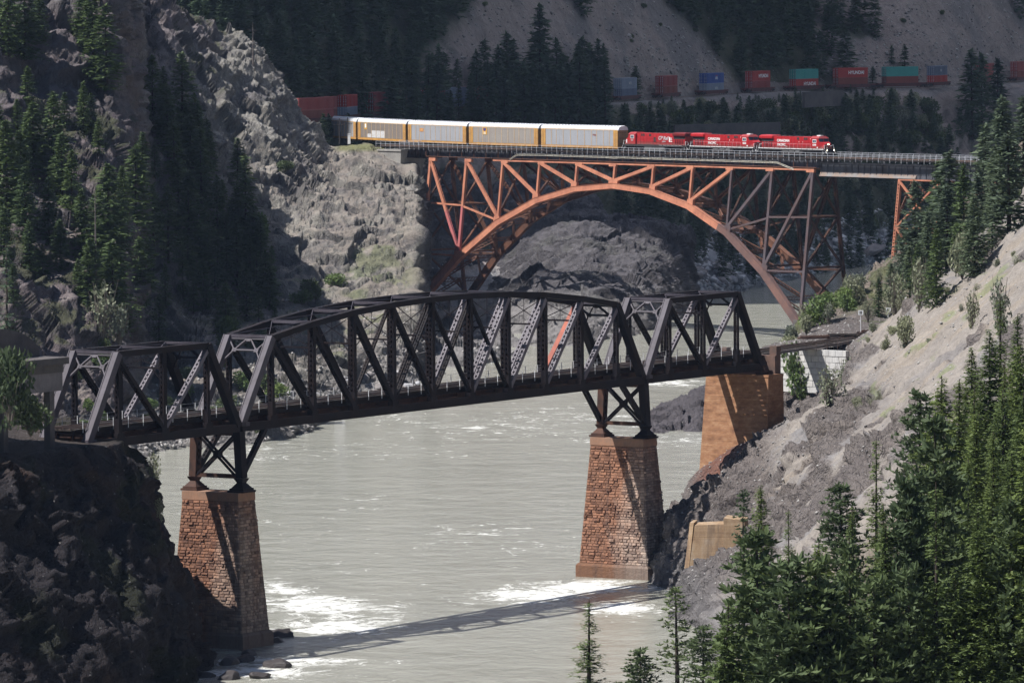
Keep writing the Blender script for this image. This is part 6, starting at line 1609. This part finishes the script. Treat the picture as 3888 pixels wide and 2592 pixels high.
# track beyond the bridge on the right bank
tk = [B(82, WT/2, ZB+1.35)] + [np.array(q) for q in (D(1900, 781, 884), D(1980, 766, 898), D(2040, 752, 913), D(2085, 742, 930))]
for q in tk[1:]: q[2] = ZB + 1.45
tk2 = [tk[0], tk[0] + (tk[1]-tk[0])*.5] + tk[1:]
b = MB()
for p, q in zip(tk2, tk2[1:]):
    n_ = np.cross(UPV, q-p); n_ /= np.linalg.norm(n_)
    for o_ in (-.75, .75): b.beam(p + n_*o_, q + n_*o_, .18, .09, n_)
TRK = empty('railway_track', tk2[0], label='curving track that leaves the truss bridge along the right bank', cat='railway track')
b.build('rails', M['rail_steel'], TRK)
b = MB(); b2 = MB()
for p, q in zip(tk2, tk2[1:]):
    L = np.linalg.norm(q-p); n_ = np.cross(UPV, q-p); n_ /= np.linalg.norm(n_)
    for i in range(int(L/.55)): c = p + (q-p)*i*.55/L - UPV*.2; b.beam(c - n_*1.3, c + n_*1.3, .2, .24, q-p)
    b2.beam(p - UPV*.52, q - UPV*.52, .4, 3.2, n_, 0)
b.build('sleepers', M['timber'], TRK); b2.build('ballast_bed', M['ballast'], TRK)
# fence along the ledge
p0 = np.array(D(1752, 815, 866)); p1 = np.array(D(1948, 812, 884)); p0[2] = p1[2] = 28.0
b = MB()
for i in range(9): c = p0 + (p1-p0)*i/8; b.beam(c - UPV*.3, c + UPV*1.15, .07, .07, (1, 0, 0))
for z in (1.1, .6): b.beam(p0 + UPV*z, p1 + UPV*z, .04, .04, UPV)
tag(b.build('guard_rail', M['rail_steel'], None, origin=tuple(p0)), 'thin rusty guard rail on top of the block wall', 'railing')
# railway signs
for dx, dyt, dyb, Y, lab in ((1977, 713, 756, 905, 'white railway sign on a pale post, nearer of two past the bridge'), (2040, 707, 730, 930, 'small white railway sign farther along the curving track')):
    p = D(dx, dyb, Y); tp = D(dx, dyt, Y); o = empty('railway_sign', (p[0], Y, p[2] - .4), label=lab, cat='sign'); h = tp[2] - p[2] + .4
    m = MB(); m.tube((0, 0, 0), (0, 0, h), .06, n=6); m.local('post', M['white_post'], o)
    m = MB(); m.box(-.38, .38, -.09, -.05, h-.65, h+.05); bd = m.local('board', M['white'], o)
    m = MB(); m.box(-.16, -.03, -.105, -.092, h-.5, h-.1); m.box(.04, .17, -.105, -.092, h-.5, h-.1); m.local('marking', M['under'], bd)
# timber piles, scrap
for k, (dx, dy, n_, ln, lab, a, mt) in enumerate(((1935, 767, 9, 4.2, 'stack of old dark sleepers beside the curving track', -.2, 'timber'), (1990, 748, 7, 1.6, 'small rusty heap of scrap iron at the sign post', .3, 'rust_steel'), (1880, 792, 5, 5.5, 'reddish planks lying flat on the ledge', .25, 'rust_conc2'))):
    if mt == 'rust_conc2': M[mt] = paint('reddish_plank', (.22, .13, .10), (.15, .09, .07), .9, 2)
    p = D(dx, dy, 893 if k != 1 else 905); o = empty('timber_stack' if k != 1 else 'scrap_heap', (p[0], p[1], 28.5), a, label=lab, cat='timber stack' if k != 1 else 'scrap heap'); r_ = random.Random(k)
    for i in range(n_):
        m = MB(); y = (i % 4)*.32; z = .15 + (i//4)*.26; j = r_.uniform(-.4, .4); m.beam((-ln/2+j, y, z), (ln/2+j, y + r_.uniform(-.25, .25), z + r_.uniform(0, .12)), .22, .24, UPV); m.local('sleeper' if k == 0 else 'plank' if k == 2 else 'scrap_piece', M[mt], o)
# line poles and box by the upper left track
for dx, dyt, dyb, lab in ((780, 272, 326, 'dark line pole in front of the car carriers, left one'), (799, 270, 330, 'dark line pole just above the white trackside box')):
    Y = 1452; p = D(dx, dyb, Y); tp = D(dx, dyt, Y); o = empty('line_pole', p, label=lab, cat='pole'); h = tp[2]-p[2]
    m = MB(); m.tube((0, 0, -.5), (0, 0, h), .15, .11, n=8); m.local('pole', M['timber'], o)
    m = MB(); m.box(-1.1, 1.1, -.1, .02, h-1.6, h-1.48); m.local('crossarm', M['timber'], o)
p = D(802, 331, 1449); m = MB(); m.box(-.32, .32, -.3, .3, 0, 2.3); m.box(-.36, .36, -.34, .34, 2.3, 2.42); o = m.build('equipment_box', M['white'], None, origin=(0, 0, 0)); o.location = p; tag(o, 'small white trackside box under the right line pole', 'equipment box')
# far retaining walls
def far_wall(x0, x1, yt, yb, Y0, Y1, lab):
    a = D(x0/K, yb/K, Y0); c = D(x1/K, yb/K, Y1); t_ = D(x0/K, yt/K, Y0)[2]
    m = MB(); m.beam((a[0], a[1], (t_+a[2])/2 - 1), (c[0], c[1], (t_+a[2])/2 - 1), t_ - a[2] + 2, .8, (0, 1, 0)); o = m.build('retaining_wall', M['dark_concrete'], None, origin=a); tag(o, lab, 'retaining wall')
far_wall(2560, 2960, 474, 500, 1640, 1660, 'long grey concrete wall behind the locomotives'); far_wall(3050, 3200, 350, 383, 1780, 1800, 'grey wall holding up the far line under the red and teal stacks')
# boulders
def rock_mesh(seed):
    bm = bmesh.new(); bmesh.ops.create_icosphere(bm, subdivisions=3, radius=1); rnd = np.random.RandomState(seed); pl = [(rnd.normal(size=3), rnd.uniform(.55, .85)) for _ in range(9)]
    for v in bm.verts:
        c = np.array(v.co)
        for n_, d in pl:
            n_ = n_/np.linalg.norm(n_); q = c @ n_
            if q > d: c = c - n_*(q-d)
        c = c * (1 + .08*float(vnoise(c*3, seed))); v.co = Vector(c * np.array((1.15, .9, .7)))
    me = bpy.data.meshes.new('boulder'); bm.to_mesh(me); bm.free(); me.materials.append(M['boulder']); return me
n = NT('boulder'); oi = n.t.nodes.new('ShaderNodeObjectInfo'); c_ = n.mix(oi.outputs['Random'], (.20, .18, .175), (.46, .46, .48)); v_ = n.coord()
c_ = n.mix(1.0, c_, n.mix(n.noise(v_, 1.6, 5, .7), (.6, .6, .6), (1.4, 1.4, 1.4)), 'MULTIPLY'); M['boulder'] = n.out(c_, .9, n.bump(n.noise(v_, 2.5, 5, .7), .5, .2))
n = NT('wet_boulder'); v_ = n.coord(); c_ = n.mix(n.noise(v_, 1.6, 5, .7), (.025, .022, .022), (.07, .06, .06)); M['wet'] = n.out(c_, .55, n.bump(n.noise(v_, 2.5, 5, .7), .5, .2))
RM = [rock_mesh(k) for k in range(4)]
def boulder(p, s, label, group=None, mat=None, cat='boulder'):
    me = RM[rt_.randrange(4)]
    if mat: me = me.copy(); me.materials.clear(); me.materials.append(mat)
    o = link(bpy.data.objects.new('boulder', me)); o.location = p; o.scale = (s*rt_.uniform(.8, 1.3), s*rt_.uniform(.8, 1.2), s*rt_.uniform(.7, 1.1)); o.rotation_euler = (rt_.uniform(-.3, .3), rt_.uniform(-.3, .3), rt_.uniform(0, 6.28)); return tag(o, label, cat, group)
for dx, dy, s, lab in ((635, 1462, 1.6, 'dark wet rock at the right foot of the left pier'), (622, 1475, 1.1, 'small wet rock next to the one at the left pier foot'), (515, 1525, 1.9, 'wet black rock farthest left in the shaded water'), (548, 1518, 1.5, 'flat wet rock in the shallows beside the black one'), (625, 1532, 1.6, 'wet rock in the white water near the bottom edge'),
                       (460, 1555, 1.0, 'small round wet rock by the near cliff foot'), (515, 1560, 1.4, 'lowest wet rock at the bottom edge'), (590, 1557, 1.2, 'wet rock left of the foam at the bottom edge'), (565, 1505, 1.2, 'wet rock under the shade of the left pier')):
    Y = F*HC/(dy*K+132); boulder(((dx*K-1944)/F*Y, Y, .1), s, lab, mat=M['wet'])
cand = np.argwhere((TB.G[..., 2] > .3) & (TB.G[..., 2] < 11) & (TB.px > 1575) & (TB.px < 2080) & (TB.N[..., 2] > .2)); 
for i in range(200):
    r_, c_ = cand[rng.randint(len(cand))]; p = TB.G[r_, c_]; s = .6 + 2.0*rng.rand()**3
    boulder(tuple(p + UPV*.25*s), s, 'boulder in the rubble of the far river bank', 'boulders on the far bank')
for dx, dy, s, lab in ((1628, 597, 4.2, 'big dark boulder at the top of the far bank rubble'), (1653, 628, 4.4, 'big tan boulder in the middle of the far bank rubble'), (2000, 585, 4.0, 'large pale boulder on the far bank under the viaduct')):
    p = ground_at(TB, dx, dy); boulder(tuple(p + UPV*1.2), s, lab)
for i in range(70):
    dx = rt_.uniform(640, 1180); dy = rt_.uniform(880, 985) - .12*(dx-640); p = ground_at(TL, dx, dy); boulder(tuple(p + UPV*.2), rt_.uniform(.5, 1.5), 'grey boulder on the left river bank seen through the truss', 'boulders on the left bank')
# ================================================================== cloud shape added unseen, above the picture, to shade the far slope
HCL = 430.0
xs = np.linspace(-1250, 700, 118); ys = np.linspace(0, 1, 60)
Vt = []; Vb = []
for i, x in enumerate(xs):
    for j, v in enumerate(ys):
        edge = 1487 - .26*(HCL-45) + 9*float(vnoise(np.array((x/70., 1.3, 0)), 3)) + 3*float(vnoise(np.array((x/22., 5, 0)), 4)); Y = edge + (3300-edge)*v**1.3
        t_ = min(1, v*14)**.5 * min(1, (1-v)*14) * min(1, (1-abs(x+275)/975)*14); nz_ = float(fbm(np.array((x/90., Y/90., 2.)), 3, 6))
        Vb.append((x, Y, HCL)); Vt.append((x, Y, HCL + 2 + t_*(55 + 30*nz_)))
nx, ny = len(xs), len(ys); N_ = nx*ny; Fs = []
for i in range(nx-1):
    for j in range(ny-1):
        a = i*ny+j; Fs.append((a, a+1, a+ny+1, a+ny)); Fs.append((a+N_, a+ny+N_, a+ny+1+N_, a+1+N_))
for j in range(ny-1): Fs += [(j, j+N_, j+1+N_, j+1), ((nx-1)*ny+j, (nx-1)*ny+j+1, (nx-1)*ny+j+1+N_, (nx-1)*ny+j+N_)]
for i in range(nx-1): Fs += [(i*ny, (i+1)*ny, (i+1)*ny+N_, i*ny+N_), (i*ny+ny-1, i*ny+ny-1+N_, (i+1)*ny+ny-1+N_, (i+1)*ny+ny-1)]
me = bpy.data.meshes.new('shade_cloud'); me.from_pydata(Vb+Vt, [], Fs); n = NT('shade_cloud'); n.out((.9, .9, .92), 1.0); tr = n.t.nodes.new('ShaderNodeBsdfTranslucent'); tr.inputs[0].default_value = (.9, .92, 1, 1)
mx = n.t.nodes.new('ShaderNodeMixShader'); mx.inputs[0].default_value = .55; n.l(n.b.outputs[0], mx.inputs[1]); n.l(tr.outputs[0], mx.inputs[2]); n.l(mx.outputs[0], n.t.nodes['Material Output'].inputs[0]); me.materials.append(n.mat)
tag(link(bpy.data.objects.new('shade_cloud', me)), kind='structure')
# ================================================================== air
m = MB(); m.box(-1300, 1300, -60, 2750, -6, 330); hz = m.build('haze', simple('tmp', (1, 1, 1))); hm = bpy.data.materials.new('haze'); hm.use_nodes = True; t_ = hm.node_tree; t_.nodes.clear()
o_ = t_.nodes.new('ShaderNodeOutputMaterial'); v_ = t_.nodes.new('ShaderNodeVolumePrincipled'); v_.inputs['Color'].default_value = (.50, .66, 1.0, 1); v_.inputs['Density'].default_value = .000026; v_.inputs['Anisotropy'].default_value = .2
t_.links.new(v_.outputs[0], o_.inputs['Volume']); hz.data.materials.clear(); hz.data.materials.append(hm); tag(hz, 'thin bluish summer haze', 'haze', kind='stuff')

# loose stones lying on the banks: one scatter
def stones(name, T, sel, n, lo, hi, label, mat, seed):
    r_ = np.random.RandomState(seed); c = np.argwhere(sel); c = c[r_.randint(len(c), size=n)]
    a = T.G[c[:, 0], c[:, 1]]; j = np.clip(c[:, 0]+1, 0, T.G.shape[0]-1); b_ = T.G[j, c[:, 1]]; k = np.clip(c[:, 1]+1, 0, T.G.shape[1]-1); c2 = T.G[c[:, 0], k]
    u, v = r_.rand(n, 1), r_.rand(n, 1); P = a + (b_-a)*u + (c2-a)*v
    base_ = np.array([(1,0,0),(-1,0,0),(0,1,0),(0,-1,0),(0,0,1),(0,0,-1)], float); F8 = np.array([(0,2,4),(2,1,4),(1,3,4),(3,0,4),(2,0,5),(1,2,5),(3,1,5),(0,3,5)])
    sz = (lo + (hi-lo)*r_.rand(n)**3)[:, None, None]; an = r_.rand(n)*6.28; ca, sa = np.cos(an), np.sin(an)
    V = base_[None]*(.6 + .8*r_.rand(n, 6, 1))*np.array((1.2, 1, .75)); V = np.stack([V[..., 0]*ca[:, None]-V[..., 1]*sa[:, None], V[..., 0]*sa[:, None]+V[..., 1]*ca[:, None], V[..., 2]], -1)*sz + P[:, None]
    Fa = (F8[None] + 6*np.arange(n)[:, None, None]).reshape(-1, 3); V = V.reshape(-1, 3); me = bpy.data.meshes.new(name)
    me.vertices.add(len(V)); me.vertices.foreach_set('co', V.astype(np.float32).ravel()); me.loops.add(Fa.size); me.loops.foreach_set('vertex_index', Fa.astype(np.int32).ravel())
    me.polygons.add(len(Fa)); me.polygons.foreach_set('loop_start', np.arange(0, Fa.size, 3, dtype=np.int32)); me.polygons.foreach_set('loop_total', np.full(len(Fa), 3, np.int32)); me.update(); me.materials.append(mat)
    tag(link(bpy.data.objects.new(name, me)), label, 'stones', kind='stuff')
n = NT('pale_stones'); g_ = n.t.nodes.new('ShaderNodeNewGeometry'); c_ = n.mix(g_.outputs['Random Per Island'], (.13, .12, .12), (.36, .345, .33)); M['stones'] = n.out(c_, .9); n = NT('far_stones'); g_ = n.t.nodes.new('ShaderNodeNewGeometry'); c_ = n.mix(g_.outputs['Random Per Island'], (.24, .24, .25), (.60, .60, .62)); M['stones_far'] = n.out(c_, .9)
stones('loose_stones', TR, (TR.G[..., 1] > 640) & (TR.G[..., 1] < 960) & (TR.G[..., 2] > 2) & (TR.px < 2400), 12000, .04, .27, 'loose pale stones scattered over the right bank scree', M['stones'], 1)
stones('bank_rubble', TL, (TL.G[..., 2] > .2) & (TL.G[..., 2] < 12) & (TL.px > 300) & (TL.px < 1180), 7000, .12, .6, 'grey rubble along the left river bank', M['stones'], 2)
stones('far_rubble', TB, (TB.G[..., 2] > .2) & (TB.G[..., 2] < 12) & (TB.px > 1560) & (TB.px < 2080), 7000, .2, 1.1, 'grey rubble between the boulders of the far bank', M['stones_far'], 3)
stones('scree_stones', TB, (TB.G[..., 2] > 47) & (col_bg.wood < .4) & (TB.px > 900) & (TB.px < 2400) & (TB.py > -30), 5000, .1, .7, 'stones lying on the shaded upper scree', M['stones'], 4)
